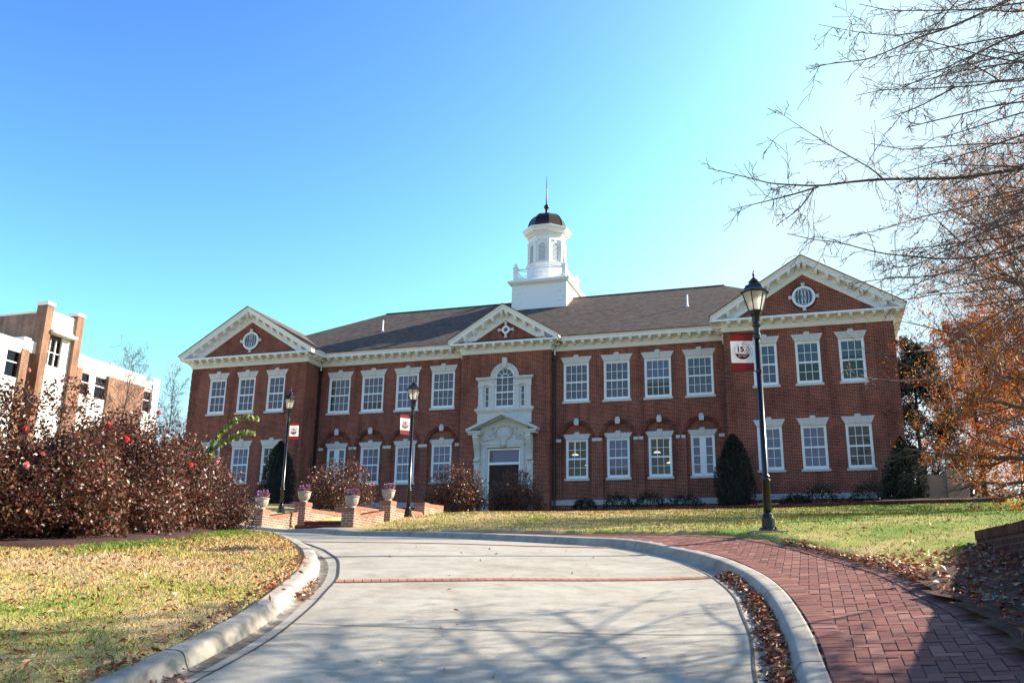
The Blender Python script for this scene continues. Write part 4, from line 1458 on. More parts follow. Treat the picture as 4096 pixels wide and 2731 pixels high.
# ---- doorway -------------------------------------------------------------
def doorway():
    y = YC
    m = MB()
    for sg in (-1, 1):
        def bx(a, b, y0, y1, z0, z1):
            a, b = sorted((sg*a, sg*b)); m.box(a, b, y0, y1, z0, z1)
        bx(1.00, 1.10, y - .06, y + .06, -2.3, 1.80)
        bx(1.10, 1.24, y - .10, y + .06, -2.3, 1.80)
        bx(1.24, 1.42, y - .045, y + .06, -2.3, 2.05)
        bx(1.42, 1.78, y - .12, y + .06, -2.3, .90)
        bx(1.46, 1.74, y - .145, y - .12, -2.1, .74)
        bx(1.38, 1.82, y - .16, y + .06, .86, .97)
        bx(1.44, 1.76, y - .10, y + .06, .97, 2.52)
        bx(1.30, 2.05, y - .52, y + .06, 2.52, 2.64)
        bx(1.26, 2.10, y - .58, y + .06, 2.64, 2.74)
    m.box(-1.24, 1.24, y - .10, y + .06, 1.80, 1.95)
    m.box(-1.30, 1.30, y - .14, y + .06, 1.95, 2.05)
    m.box(-1.44, 1.44, y - .05, y + .06, 2.05, 3.0)
    m.prism([(-1.44, 3.0), (1.44, 3.0), (0, 3.62)], y - .05, y + .06)
    s = m.build('door_surround', MT['stone'], hall)
    # raking hood
    h = MB()
    for sg in (-1, 1):
        a = [(sg*2.16, 2.70), (sg*2.16, 2.86), (0, 3.80), (0, 3.62)]
        if sg < 0: a = a[::-1]
        h.prism(a, y - .60, y + .06)
        a = [(sg*2.02, 2.72), (sg*2.02, 2.742), (0, 3.60), (0, 3.53)]
        if sg < 0: a = a[::-1]
        h.prism(a, y - .42, y + .05)
    h.build('pediment', MT['stone'], s)
    # scrolled consoles
    for sg in (-1, 1):
        c = MB()
        prof = []
        for k in range(15):
            z = 2.51 - 1.5 * k / 14
            d = .40 * (1 - k / 14) ** 1.3 + .05 + .05 * math.sin(k / 14 * math.pi * 2.0)
            prof.append((d, z))
        for j in range(-1, 2):
            x0 = sg * 1.60 + j * .095
            for (d0, z0), (d1, z1) in zip(prof[:-1], prof[1:]):
                dd = .012 if j == 0 else 0
                c.add([(x0-.045, y-.1, z0), (x0+.045, y-.1, z0), (x0+.045, y-.1-d0-dd, z0), (x0-.045, y-.1-d0-dd, z0),
                       (x0-.045, y-.1, z1), (x0+.045, y-.1, z1), (x0+.045, y-.1-d1-dd, z1), (x0-.045, y-.1-d1-dd, z1)],
                      [(0,1,2,3),(7,6,5,4),(0,4,5,1),(1,5,6,2),(2,6,7,3),(3,7,4,0)])
        c.tube([(sg*1.60-.16, y-.42, 2.36), (sg*1.60+.16, y-.42, 2.36)], .13, 14)
        c.tube([(sg*1.60-.16, y-.20, 1.08), (sg*1.60+.16, y-.20, 1.08)], .085, 12)
        c.build('console_bracket', MT['stone'], s)
    # carved cartouche
    c = MB()
    def blob(x, z, rx, rz, d=.07):
        vs, fs = [], []
        n = 14
        for j, (f, o) in enumerate(((1, 0), (.86, .7), (.5, 1.0))):
            for k in range(n):
                a = 2*math.pi*k/n
                vs.append((x + rx*f*math.cos(a), y - .05 - d*o, z + rz*f*math.sin(a)))
        for j in range(2):
            for k in range(n):
                fs.append((j*n+k, j*n+(k+1) % n, (j+1)*n+(k+1) % n, (j+1)*n+k))
        fs.append(tuple(range(2*n, 3*n)))
        c.add(vs, fs)
    blob(0, 2.66, .46, .36, .06)
    ring(c, 0, 2.66, .46, .53, y - .13, y - .04, 26, .82)
    blob(0, 3.13, .16, .13, .10); blob(-.22, 3.06, .13, .08); blob(.22, 3.06, .13, .08)
    rr = random.Random(4)
    for sg in (-1, 1):
        for k in range(26):
            u = rr.random()
            blob(sg*(.55 + .72*u), 2.22 + (1 - u)*.55*rr.random() + .08*rr.random(), .05 + .06*rr.random(), .035 + .05*rr.random(), .05 + .04*rr.random())
        pts = [(sg*(.62 + .16*math.cos(a)), y - .11, 2.80 + .16*math.sin(a)) for a in np.linspace(0, 5, 14)]
        c.tube(pts, .035, 6)
    blob(0, 2.2, .24, .12, .1)
    c.prism([(-.13, 1.80), (.13, 1.80), (.19, 2.14), (-.19, 2.14)], y - .20, y - .05)
    c.build('carved_cartouche', MT['stone'], s, smooth=True)
    # door leaves and transom
    f = MB()
    f.box(-1.0, -.90, y + .06, y + .16, -2.3, 1.78); f.box(.90, 1.0, y + .06, y + .16, -2.3, 1.78)
    f.box(-.90, .90, y + .06, y + .16, 1.66, 1.78); f.box(-.90, .90, y + .05, y + .16, .82, .96)
    tr = f.build('transom_frame', MT['white'], hall)
    p = MB(); p.add([(-.9,y+.12,.96),(.9,y+.12,.96),(.9,y+.12,1.66),(-.9,y+.12,1.66)], [(0,1,2,3)]); p.build('pane', MT['glass'], tr)
    p = MB(); p.add([(-.74,y+.2,.96),(.9,y+.2,.96),(.9,y+.2,1.66),(-.74,y+.2,1.66)], [(0,1,2,3)]); p.build('blind', MT['blind_pale'], tr)
    p = MB(); p.box(-1.0, 1.0, y + .28, y + .3, -2.3, 1.8); p.build('lobby', MT['dark_room'], tr)
    for sg in (-1, 1):
        d = MB()
        a, b = sorted((sg*.012, sg*.90))
        d.box(a, b, y + .10, y + .16, -1.6, .82)
        for z0, z1 in ((-1.35, -.55), (-.35, .62)):
            d.box(a + .12, b - .12, y + .085, y + .10, z0, z1)
            d.box(a + .19, b - .19, y + .075, y + .085, z0 + .07, z1 - .07)
        dr = d.build('door', MT['door'], hall)
        k = MB(); k.lathe([(.0, 0), (.03, .01), (.035, .03), (.0, .05)], 8, (sg*.09, y + .06, -.55)); k.build('handle', MT['metal'], dr)
doorway()

# ---- cupola --------------------------------------------------------------
def cupola():
    cx, cy = .10, 7.85
    m = MB()
    h = 1.90
    m.box(cx - h, cx + h, cy - h, cy + h, 11.4, 13.92)
    for sx in (-1, 1):
        for sy in (-1, 1):
            z = 11.7; k = 0
            while z < 13.8:
                w = .62 if k % 2 else .40
                x0, x1 = sorted((cx + sx*(h + .03), cx + sx*(h - w)))
                y0, y1 = sorted((cy + sy*(h + .03), cy + sy*(h - w)))
                m.box(x0, x1, y0, y1, z, z + .29)
                z += .32; k += 1
    for e, z0, z1 in ((.06, 13.92, 14.02), (.20, 14.02, 14.10), (.27, 14.10, 14.22), (.16, 14.22, 14.28)):
        m.box(cx - h - e, cx + h + e, cy - h - e, cy + h + e, z0, z1)
    b = m.build('cupola_base', MT['white'], hall)
    # railing
    hp = 1.72
    corners = [(cx + a*hp, cy + c*hp) for a, c in ((-1,-1),(1,-1),(1,1),(-1,1))]
    for x, y in corners:
        p = MB()
        p.box(x - .14, x + .14, y - .14, y + .14, 14.28, 15.22)
        p.box(x - .18, x + .18, y - .18, y + .18, 15.22, 15.29)
        p.lathe([(.03, 15.29), (.05, 15.33), (.11, 15.42), (.12, 15.47), (.08, 15.56), (0, 15.58)], 12, (x, y, 0))
        p.build('railing_post', MT['white'], b)
    for i in range(4):
        (x0, y0), (x1, y1) = corners[i], corners[(i+1) % 4]
        p = MB()
        p.tube([(x0, y0, 15.12), (x1, y1, 15.12)], .05, 4)
        p.tube([(x0, y0, 14.46), (x1, y1, 14.46)], .045, 4)
        p.tube([(x0, y0, 14.52), ((x0+x1)/2, (y0+y1)/2, 14.80), (x1, y1, 15.08)], .03, 4)
        p.tube([(x0, y0, 15.08), ((x0+x1)/2 + .01, (y0+y1)/2 + .01, 14.80), (x1, y1, 14.52)], .03, 4)
        p.build('railing', MT['white'], b)
    # drum and octagonal lantern
    R8 = math.pi / 8
    d = MB()
    d.lathe([(1.38, 14.28), (1.38, 15.55), (1.46, 15.62), (1.50, 15.72), (1.38, 15.80)], 8, (cx, cy, 0), rot=R8)
    d.build('drum', MT['white'], hall)
    d = MB()
    d.lathe([(1.26, 15.78), (1.26, 17.5)], 8, (cx, cy, 0), rot=R8)
    d.lathe([(1.32, 17.44), (1.32, 17.56), (1.28, 17.58), (1.28, 17.78), (1.34, 17.82), (1.34, 17.94), (1.42, 18.0), (1.62, 18.08), (1.64, 18.2), (1.74, 18.32), (1.76, 18.40), (1.40, 18.5)], 8, (cx, cy, 0), rot=R8)
    for k in range(8):
        a = R8 + k * math.pi / 4
        x, y = cx + 1.265*math.cos(a), cy + 1.265*math.sin(a)
        d.lathe([(.13, 15.8), (.13, 15.95), (.105, 15.97), (.105, 17.28), (.13, 17.30), (.13, 17.44)], 8, (x, y, 0), rot=R8 + a)
    ap = 1.34 * math.cos(R8)
    for k in range(8):
        a = k * math.pi / 4
        ux, uy = -math.sin(a), math.cos(a)
        for j in range(-4, 5):
            px, py = cx + (ap + .02)*math.cos(a) + ux*j*.115, cy + (ap + .02)*math.sin(a) + uy*j*.115
            d.lathe([(.038, 17.84), (.038, 17.93)], 4, (px, py, 0), rot=a + math.pi/4)
    lant = d.build('lantern_tower', MT['white'], hall)
    ap2 = 1.26 * math.cos(R8)
    for k in range(8):
        a = k * math.pi / 4 + math.pi / 2 * 0
        ca, sa = math.cos(a), math.sin(a)
        def w(u, z, o):     # u across the face, o outward
            return (cx + (ap2 + o)*ca - u*sa, cy + (ap2 + o)*sa + u*ca, z)
        L = MB()
        # arched frame
        pts = [(-.30, 15.92), (-.30, 16.95)] + [(.30*math.cos(t), 16.95 + .30*math.sin(t)) for t in np.linspace(math.pi, 0, 11)] + [(.30, 15.92)]
        for (u0, z0), (u1, z1) in zip(pts[:-1], pts[1:]):
            du, dz = u1 - u0, z1 - z0; l = math.hypot(du, dz) or 1; nu, nz = -dz/l*.045, du/l*.045
            q = [(u0-nu, z0-nz), (u1-nu, z1-nz), (u1+nu, z1+nz), (u0+nu, z0+nz)]
            L.add([w(u, z, -.02) for u, z in q] + [w(u, z, .055) for u, z in q], [(4,5,6,7),(0,1,5,4),(2,3,7,6),(1,2,6,5),(3,0,4,7)])
        L.add([w(u, z, .06) for u, z in ((-.06, 17.2), (.06, 17.2), (.08, 17.42), (-.08, 17.42))] + [w(u, z, -.02) for u, z in ((-.06, 17.2), (.06, 17.2), (.08, 17.42), (-.08, 17.42))], [(0,1,2,3),(0,4,5,1),(1,5,6,2),(2,6,7,3),(3,7,4,0)])
        bk_ = [w(-.27, 15.95, .003), w(.27, 15.95, .003), w(.27, 16.95, .003)] + [w(.27*math.cos(t), 16.95 + .27*math.sin(t), .003) for t in np.linspace(.2, math.pi - .2, 8)] + [w(-.27, 16.95, .003)]
        L.add(bk_, [tuple(range(len(bk_)))], 1)
        z = 15.95
        while z < 17.2:
            hw = .27 if z < 16.95 else math.sqrt(max(0, .27**2 - (z - 16.95)**2))
            if hw > .04:
                L.add([w(-hw, z, .050), w(hw, z, .050), w(hw, z + .062, .012), w(-hw, z + .062, .012)], [(0,1,2,3)])
                L.add([w(-hw, z, .045), w(hw, z, .045), w(hw, z - .012, .042), w(-hw, z - .012, .042)], [(3,2,1,0)])
            z += .095
        L.build('louver', [MT['white'], MT['ledge']], lant)
    dm = MB()
    prof = [(1.36, 18.46)] + [(1.34*math.cos(t)**.8 + .10*math.sin(t), 18.46 + 1.28*math.sin(t)) for t in np.linspace(.12, 1.50, 11)]
    dm.lathe(prof, 8, (cx, cy, 0), rot=R8)
    for k in range(8):
        a = R8 + k*math.pi/4
        dm.tube([(cx + (r+.012)*math.cos(a), cy + (r+.012)*math.sin(a), z) for r, z in prof], .022, 4)
    dome = dm.build('dome', MT['copper'], hall)
    s = MB()
    s.lathe([(.24, 19.68), (.16, 19.80), (.10, 19.95), (.085, 20.08), (.12, 20.13), (.09, 20.17), (.13, 20.22), (.19, 20.32), (.195, 20.38), (.16, 20.48), (.08, 20.54), (.055, 20.60), (.035, 21.6), (.012, 22.75)], 14, (cx - .04, cy, 0))
    s.build('spire', MT['copper'], hall, smooth=True)
cupola()

# ================================================================== STAIRWAY, URNS
def stairway():
    x0, x1 = .436, 3.545
    root = thing('brick_stairway', 'orange brick steps with stepped piers and flank walls leading up from the drive', 'stairway', (2.0, -25.1, -4.47))
    o = np.array([2.0, -25.1, -4.47])
    def bx(mb, a, b, c, d, e, f): mb.box(a - o[0], b - o[0], c - o[1], d - o[1], e - o[2], f - o[2])
    for x in (x0, x1):
        for y, zb, zt in ((-25.31, -5.2, -3.82), (-22.86, -4.8, -3.38), (-20.15, -4.4, -3.31 if x == x0 else -3.19)):
            m = MB()
            bx(m, x - .205, x + .205, y, y + .41, zb, zt - .12)
            p = m.build('pier', MT['pier_brick'], root)
            m = MB()
            for k in range(6):
                a = x - .215 + k * .0717
                bx(m, a + .002, a + .0695, y - .01, y + .42, zt - .118, zt)
            m.build('pier_cap', MT['pier_cap'], p)
        # flank walls between the piers
        for ya, yb, za, zb_, base in ((-24.90, -23.2, -4.01, -3.74, -5.0), (-22.45, -20.15, -3.57, -3.54, -4.7), (-19.74, -16.6, -3.2, -3.14, -4.3)):
            if x == x1 and ya > -20: yb = -18.3
            m = MB()
            a, b = x - .148, x + .148
            vs = [(a,ya,base),(b,ya,base),(b,yb,base),(a,yb,base),(a,ya,za-.11),(b,ya,za-.11),(b,yb,zb_-.11),(a,yb,zb_-.11)]
            m.add([tuple(np.array(v) - o) for v in vs], [(3,2,1,0),(4,5,6,7),(0,1,5,4),(1,2,6,5),(2,3,7,6),(3,0,4,7)])
            w = m.build('flank_wall', MT['pier_brick'], root)
            m = MB()
            n = int((yb - ya) / .0715)
            for k in range(n):
                y_, yy = ya + (yb-ya)*k/n + .002, ya + (yb-ya)*(k+1)/n - .002
                z_ = za + (zb_-za)*(k+.5)/n
                bx(m, a - .008, b + .008, y_, yy, z_ - .108, z_)
            m.build('coping', MT['pier_cap'], w)
    xa, xb = x0 + .15, x1 - .15
    for y, z in ((-23.75, -4.31), (-23.30, -4.16), (-22.84, -4.005)):
        m = MB()
        n = int((xb - xa) / .078)
        for k in range(n):
            a, b = xa + (xb-xa)*k/n, xa + (xb-xa)*(k+1)/n
            bx(m, a + .003, b - .003, y, y + .2, z - .07, z)
        bx(m, xa, xb, y + .02, y + .55, z - .2, z - .072)
        bx(m, xa, xb, y + .202, y + .55, z - .2, z - .004)
        m.build('step', MT['step_brick2'], root)
    m = MB()
    for (ya, za), (yb, zb_) in (((-25.1, -4.50), (-23.7, -4.44)), ((-22.3, -4.01), (-20.2, -3.98)), ((-20.2, -3.98), (-15, -3.62)), ((-15, -3.62), (-7.5, -2.75))):
        m.add([tuple(np.array(v) - o) for v in ((xa,ya,za),(xb,ya,za),(xb,yb,zb_),(xa,yb,zb_))], [(0,1,2,3)])
    m.build('landing', MT['pier_brick'], root)
MT['pier_cap'] = leafmat('cap_brick', [(0, (.25, .10, .062)), (.5, (.34, .15, .095)), (1, (.28, .13, .09))], .85, 0, .2)
MT['step_brick2'] = leafmat('step_nosing_brick', [(0, (.12, .04, .03)), (.5, (.17, .06, .045)), (1, (.22, .085, .06))], .85, 0, .2)
stairway()

def urn_master(loc, label):
    r = thing('stone_urn', label, 'urn', loc, 0, 'urns on the stairway piers')
    m = MB()
    n = 40
    prof = [(.13, 0), (.135, .02), (.115, .035), (.10, .05), (.13, .075), (.165, .12), (.188, .18), (.203, .25), (.208, .30), (.212, .325)]
    # fluted bowl
    vs, fs = [], []
    for i, (rr, z) in enumerate(prof):
        for k in range(n):
            a = 2*math.pi*k/n
            f = 1 + (.022*math.cos(8*a) if 4 <= i <= 8 else 0)
            vs.append((rr*f*math.cos(a), rr*f*math.sin(a), z))
    for i in range(len(prof) - 1):
        for k in range(n):
            fs.append((i*n+k, i*n+(k+1) % n, (i+1)*n+(k+1) % n, (i+1)*n+k))
    fs.append(tuple(range(n-1, -1, -1)))
    m.add(vs, fs)
    m.build('bowl', MT['concrete_urn'], r, smooth=True)
    m = MB()
    m.lathe([(.205, .318), (.232, .33), (.235, .352), (.215, .36), (.195, .352), (.18, .30), (.0, .30)], n)
    m.build('rim', MT['concrete_urn'], r, smooth=True)
    return r
URN_AT = [(.436, -25.1, -3.82, 'concrete urn on the front left stair pier, beside the rose hedge'),
          (3.545, -25.1, -3.82, 'concrete urn on the front right stair pier beside the lawn corner'),
          (.436, -22.65, -3.38, 'concrete urn on the second left pier, next to the tall lamp post'),
          (3.545, -22.65, -3.38, 'concrete urn on the second right pier, left of a lamp post')]
u0 = urn_master(URN_AT[0][:3], URN_AT[0][3])
for x, y, z, lb in URN_AT[1:]:
    c = copy_tree(u0); c.location = (x, y, z); c['label'] = lb; c.rotation_euler.z = rng.uniform(0, 3)

# ================================================================== LEAF CLOUDS
def leaves(name, C, D, L, W, mat, parent=None, kind=None, fold=.15, loc=(0, 0, 0)):
    """rhombic leaves: centres C, directions D, length L, width W (arrays)"""
    n = len(C)
    D = D / (np.linalg.norm(D, axis=1, keepdims=True) + 1e-9)
    R = rng.normal(size=(n, 3))
    S = np.cross(D, R); S /= np.linalg.norm(S, axis=1, keepdims=True) + 1e-9
    Nn = np.cross(D, S)
    L = np.broadcast_to(L, (n,))[:, None]; W = np.broadcast_to(W, (n,))[:, None]
    a = C - D * L * .5
    b = C + S * W * .5 + Nn * W * fold
    c = C + D * L * .5
    d = C - S * W * .5 + Nn * W * fold
    V = np.stack([a, b, c, d], 1).reshape(-1, 3) - np.array(loc)
    F = np.arange(4 * n).reshape(n, 4)
    o = arr_mesh(name, V, F, mat, parent)
    if kind: o['kind'] = kind
    return o

def cabbage(i, x, y, z, label):
    base = np.array([x, y, z + .30])
    o = thing('ornamental_cabbage', label, 'plant', base, 0, 'plants in the stair urns')
    C, D, L, W = [], [], [], []
    for hx, hy, hz, r in ((-.07, -.03, .13, .13), (.08, .03, .16, .13), (.0, .08, .10, .11), (.02, -.11, .08, .10)):
        for k in range(60):
            a = rng.uniform(0, 2*math.pi); e = rng.uniform(-.35, 1.2)
            d = np.array([math.cos(a)*math.cos(e), math.sin(a)*math.cos(e), math.sin(e)])
            C.append(base + np.array([hx, hy, hz]) + d * r * rng.uniform(.55, 1.0)); D.append(d + rng.normal(0, .35, 3)); L.append(.09); W.append(.085)
    leaves('rosette', np.array(C), np.array(D), np.array(L), np.array(W), MT['cabbage'], o, loc=base)
    C, D = [], []
    for k in range(50):
        a = rng.uniform(0, 2*math.pi); e = rng.uniform(.2, 1.2)
        d = np.array([math.cos(a)*math.cos(e), math.sin(a)*math.cos(e), math.sin(e)])
        C.append(base + d * rng.uniform(.1, .2) + np.array([0, 0, .02])); D.append(d)
    leaves('grass_spray', np.array(C), np.array(D), .16, .012, MT['sprig'], o, loc=base)
for i, (x, y, z, lb) in enumerate(URN_AT):
    cabbage(i, x, y, z, ['purple ornamental cabbage in the urn beside the rose hedge', 'pink ornamental cabbage in the urn on the front right pier', 'pink ornamental cabbage with green leaves in the urn near the left lamp post', 'pink ornamental cabbage with yellow grass spray in the urn left of a lamp post'][i])

# ================================================================== LAMP POSTS AND BANNERS
MT['tag_orange'] = plain('orange_tag', (.75, .28, .03), .6)
def lamp_master(loc, label, rz):
    r = thing('street_lamp', label, 'street lamp', loc, rz, 'black lantern lamp posts')
    m = MB()
    m.lathe([(.155, 0), (.155, .03), (.105, .04), (.105, .21), (.095, .225), (.10, .235), (.088, .25), (.092, .26), (.07, .285), (.066, .30)], 20)
    for k in range(4):
        a = math.pi/4 + k*math.pi/2
        m.lathe([(.015, .03), (.015, .07)], 6, (.135*math.cos(a), .135*math.sin(a), 0))
    m.build('base', MT['metal'], r, smooth=False)
    m = MB()
    m.lathe([(.066, .285), (.064, .80), (.085, .815), (.088, .83), (.060, .86), (.075, .885), (.078, .895), (.055, .915), (.050, .93), (.046, 3.25)], 16)
    m.build('pole', MT['metal'], r, smooth=True)
    m = MB()
    m.lathe([(.046, 3.25), (.066, 3.27), (.066, 3.33), (.052, 3.36), (.052, 3.46), (.075, 3.50), (.078, 3.53), (.06, 3.56)], 12)
    m.lathe([(.06, 3.55), (.075, 3.66), (.105, 3.72), (.105, 3.75)], 6)
    m.build('collar', MT['metal'], r)
    # lantern: six tapering panes in a black frame
    lt = MB()
    z0, z1, r0, r1 = 3.76, 4.10, .115, .215
    for k in range(6):
        a = k*math.pi/3
        p0 = (r0*math.cos(a), r0*math.sin(a), z0); p1 = (r1*math.cos(a), r1*math.sin(a), z1)
        lt.tube([p0, p1], .012, 4)
        b = (k+1)*math.pi/3
        lt.tube([p0, (r0*math.cos(b), r0*math.sin(b), z0)], .013, 4)
        lt.tube([p1, (r1*math.cos(b), r1*math.sin(b), z1)], .014, 4)
    lt.lathe([(.115, 3.745), (.12, 3.765), (.0, 3.768)], 6)
    lan = lt.build('lantern_frame', MT['metal'], r)
    g = MB()
    for k in range(6):
        a, b = k*math.pi/3, (k+1)*math.pi/3
        g.add([((r0-.006)*math.cos(a), (r0-.006)*math.sin(a), z0), ((r0-.006)*math.cos(b), (r0-.006)*math.sin(b), z0), ((r1-.006)*math.cos(b), (r1-.006)*math.sin(b), z1), ((r1-.006)*math.cos(a), (r1-.006)*math.sin(a), z1)], [(0,1,2,3)])
    g.build('lantern_glass', MT['lantern_glass'], lan)
    g = MB(); g.lathe([(.045, 3.77), (.05, 3.95), (.04, 4.0), (0, 4.02)], 10); g.build('lamp_bulb', MT['frost'], lan, smooth=True)
    rf = MB()
    rf.lathe([(.255, 4.095), (.26, 4.11), (.205, 4.145), (.175, 4.19), (.15, 4.235), (.10, 4.262), (.06, 4.27)], 6)
    cap = rf.build('lantern_roof', MT['metal'], r)
    rf = MB()
    rf.lathe([(.055, 4.265), (.05, 4.285), (.098, 4.295), (.092, 4.31), (.045, 4.36), (.02, 4.385), (.014, 4.40), (.024, 4.43), (.016, 4.47), (.006, 4.52), (0, 4.525)], 14)
    rf.build('finial', MT['metal'], cap, smooth=True)
    return r

def lantern_glass():
    m, nt, b = new_mat('lantern_glass')
    nt.nodes.remove(b)
    out = [n for n in nt.nodes if n.type == 'OUTPUT_MATERIAL'][0]
    a = nt.nodes.new('ShaderNodeBsdfTranslucent'); a.inputs[0].default_value = (.85, .82, .78, 1)
    t = nt.nodes.new('ShaderNodeBsdfTransparent'); t.inputs[0].default_value = (.95, .93, .92, 1)
    g = nt.nodes.new('ShaderNodeBsdfGlossy'); g.inputs['Roughness'].default_value = .1
    m1 = nt.nodes.new('ShaderNodeMixShader'); m1.inputs[0].default_value = .35
    m2 = nt.nodes.new('ShaderNodeMixShader'); m2.inputs[0].default_value = .08
    nt.links.new(a.outputs[0], m1.inputs[1]); nt.links.new(t.outputs[0], m1.inputs[2])
    nt.links.new(m1.outputs[0], m2.inputs[1]); nt.links.new(g.outputs[0], m2.inputs[2]); nt.links.new(m2.outputs[0], out.inputs[0])
    return m
MT['lantern_glass'] = lantern_glass()

def text_mesh(s, size, depth=.0, bold=0.0):
    cu = bpy.data.curves.new('txt', 'FONT')
    cu.body = s; cu.size = size; cu.align_x = 'CENTER'; cu.align_y = 'CENTER'; cu.offset = bold
    o = bpy.data.objects.new('txt', cu)
    col.objects.link(o)
    dg = bpy.context.evaluated_depsgraph_get()
    dg.update()
    me = o.evaluated_get(dg).to_mesh()
    vs = [tuple(v.co) for v in me.vertices]; fs = [tuple(p.vertices) for p in me.polygons]
    o.evaluated_get(dg).to_mesh_clear()
    bpy.data.objects.remove(o); bpy.data.curves.remove(cu)
    return vs, fs

BANNER = {}
def banner(loc, label, side, yaw):
    """cloth banner beside a lamp post: x from the pole outward, z up; faces local -y"""
    w, h = .415, .69
    r = thing('lamp_banner', label, 'banner', loc, yaw, 'anniversary banners on the lamp posts')
    xa = .085
    x0, x1 = (xa, xa + w) if side > 0 else (-xa - w, -xa)
    def sheet(z0, z1, mat, name):
        m = MB()
        nx, nz = 8, 6
        vs = []
        for j in range(nz + 1):
            for i in range(nx + 1):
                x = x0 + (x1 - x0)*i/nx; z = z0 + (z1 - z0)*j/nz
                u = abs((x - 0)) / (xa + w)
                vs.append((x, .012*math.sin(5*z + 3*x) * u, z - .018*(u - .2)*(1 if True else 0)))
        m.add(vs, [(j*(nx+1)+i, j*(nx+1)+i+1, (j+1)*(nx+1)+i+1, (j+1)*(nx+1)+i) for j in range(nz) for i in range(nx)])
        return m.build(name, mat, r, smooth=True)
    sheet(.145, h - .135, MT['banner_white'], 'white_panel')
    sheet(h - .135, h, MT['banner_red'], 'red_top_band')
    sheet(0, .145, MT['banner_red'], 'red_bottom_band')
    m = MB()
    for z in (h + .005, -.008):
        m.tube([(0, 0, z), (x1 + .02 if side > 0 else x0 - .02, 0, z - .012)], .009, 6)
        m.lathe([(.058, z - .03), (.058, z + .03)], 10)
    m.build('banner_arm', MT['metal'], r)
    # emblem: ring, 150, half disc, years, ring lettering
    cx_, cz_ = (x0 + x1)/2, .345
    y = -.016
    e = MB()
    def flat(vs, fs, mi, dy=0.0, ox=0.0, oz=0.0, ang=0.0):
        ca, sa = math.cos(ang), math.sin(ang)
        e.add([(cx_ + ox + a*ca - b*sa, y + dy, cz_ + oz + a*sa + b*ca) for a, b, *_ in vs], fs, mi)
    def annulus(r0, r1, mi, dy=0.0, n=48, a0=0, a1=2*math.pi):
        vs, fs = [], []
        for k in range(n + 1):
            a = a0 + (a1 - a0)*k/n
            vs += [(r0*math.cos(a), r0*math.sin(a)), (r1*math.cos(a), r1*math.sin(a))]
        fs = [(2*k, 2*k+1, 2*k+3, 2*k+2) for k in range(n)]
        flat(vs, fs, mi, dy)
    annulus(.139, .145, 0)
    annulus(.181, .184, 1)
    # lower half filled
    c = -.045
    n = 24; a0 = math.asin(c/.138)
    vs = [(.138*math.cos(a), .138*math.sin(a)) for a in np.linspace(math.pi - a0, 2*math.pi + a0, n)]
    flat(vs, [tuple(range(n))], 0, .001)
    flat([(-.132, -.034), (.132, -.034), (.132, -.029), (-.132, -.029)], [(0,1,2,3)], 0, -.001)
    vs, fs = text_mesh('15', .135, bold=.006); flat(vs, fs, 0, -.001, -.040, .038)
    annulus_c = (.072, .035)
    vs, fs = [], []
    for k in range(33):
        a = 2*math.pi*k/32
        vs += [(annulus_c[0] + .042*math.cos(a), annulus_c[1] + .050*math.sin(a)), (annulus_c[0] + .052*math.cos(a), annulus_c[1] + .060*math.sin(a))]
    flat(vs, [(2*k, 2*k+1, 2*k+3, 2*k+2) for k in range(32)], 0, -.001)
    # small cupola mark inside the zero
    for q in ([(-.022,-.022),(.022,-.022),(.018,.008),(-.018,.008)], [(-.012,.012),(.012,.012),(.009,.032),(-.009,.032)], [(-.003,.034),(.003,.034),(0,.062)]):
        flat([(annulus_c[0] + a, annulus_c[1] + b - .004) for a, b in q], [tuple(range(len(q)))], 1, -.0015)
    vs, fs = text_mesh('1869-2019', .040, bold=.0012); flat(vs, fs, 2, -.0025, 0, -.085)
    vs, fs = text_mesh('The World Needs Visionaries', .0125); flat(vs, fs, 2, -.0025, 0, -.056)
    word = 'CLAFLIN UNIVERSITY'
    for i, ch in enumerate(word):
        if ch == ' ': continue
        a = math.radians(197 - 214*i/(len(word) - 1))
        vs, fs = text_mesh(ch, .029, bold=.0005)
        flat(vs, fs, 1, -.001, .164*math.cos(a), .164*math.sin(a), a - math.pi/2)
    e.build('emblem', [MT['logo'], MT['logo_soft'], MT['banner_white']], r)
    return r

def gz(s, t):
    return float(lawn_h(np.array([s]), np.array([t]))[0])
LAMPS = [(15.75, 4.47, 'tall black lamp post at the edge of the brick footpath, nearest one', -1, 0.05, 3.52),
         (30.5, -3.384, 'black lamp post on the lawn right of the urns, banner on its left', -1, .75, 3.30),
         (34.2, -8.567, 'black lamp post behind the stair wall, banner on its right', 1, -.36, 3.25),
         (46.0, 26.15, 'distant lamp post at the far right edge among orange trees', -1, .1, 3.2)]
lm = None
ZOFF = {0: 1.05, 1: 2.47, 2: 2.95, 3: 3.72}
for i, (s, t, lb, side, yw, bz) in enumerate(LAMPS):
    p = P(s, t, gz(s, t))
    if lm is None:
        lm = lamp_master(p, lb, .3)
        lm.scale = (1.053, 1.053, 1.053)
    else:
        c = copy_tree(lm); c.location = p; c['label'] = lb; c.rotation_euler.z = .3 + i*.4
    banner((p[0], p[1], p[2] + 2.84 + (0 if i == 0 else -.10)), ['white and maroon banner on the lamp post beside the brick footpath', 'white and maroon banner left of the lamp post on the middle lawn', 'white and maroon banner right of the lamp post behind the stairs', 'small white and maroon banner on the distant lamp post at the far right'][i], side, AZ * -1 + yw - math.radians(36.6) * 0 + 0)
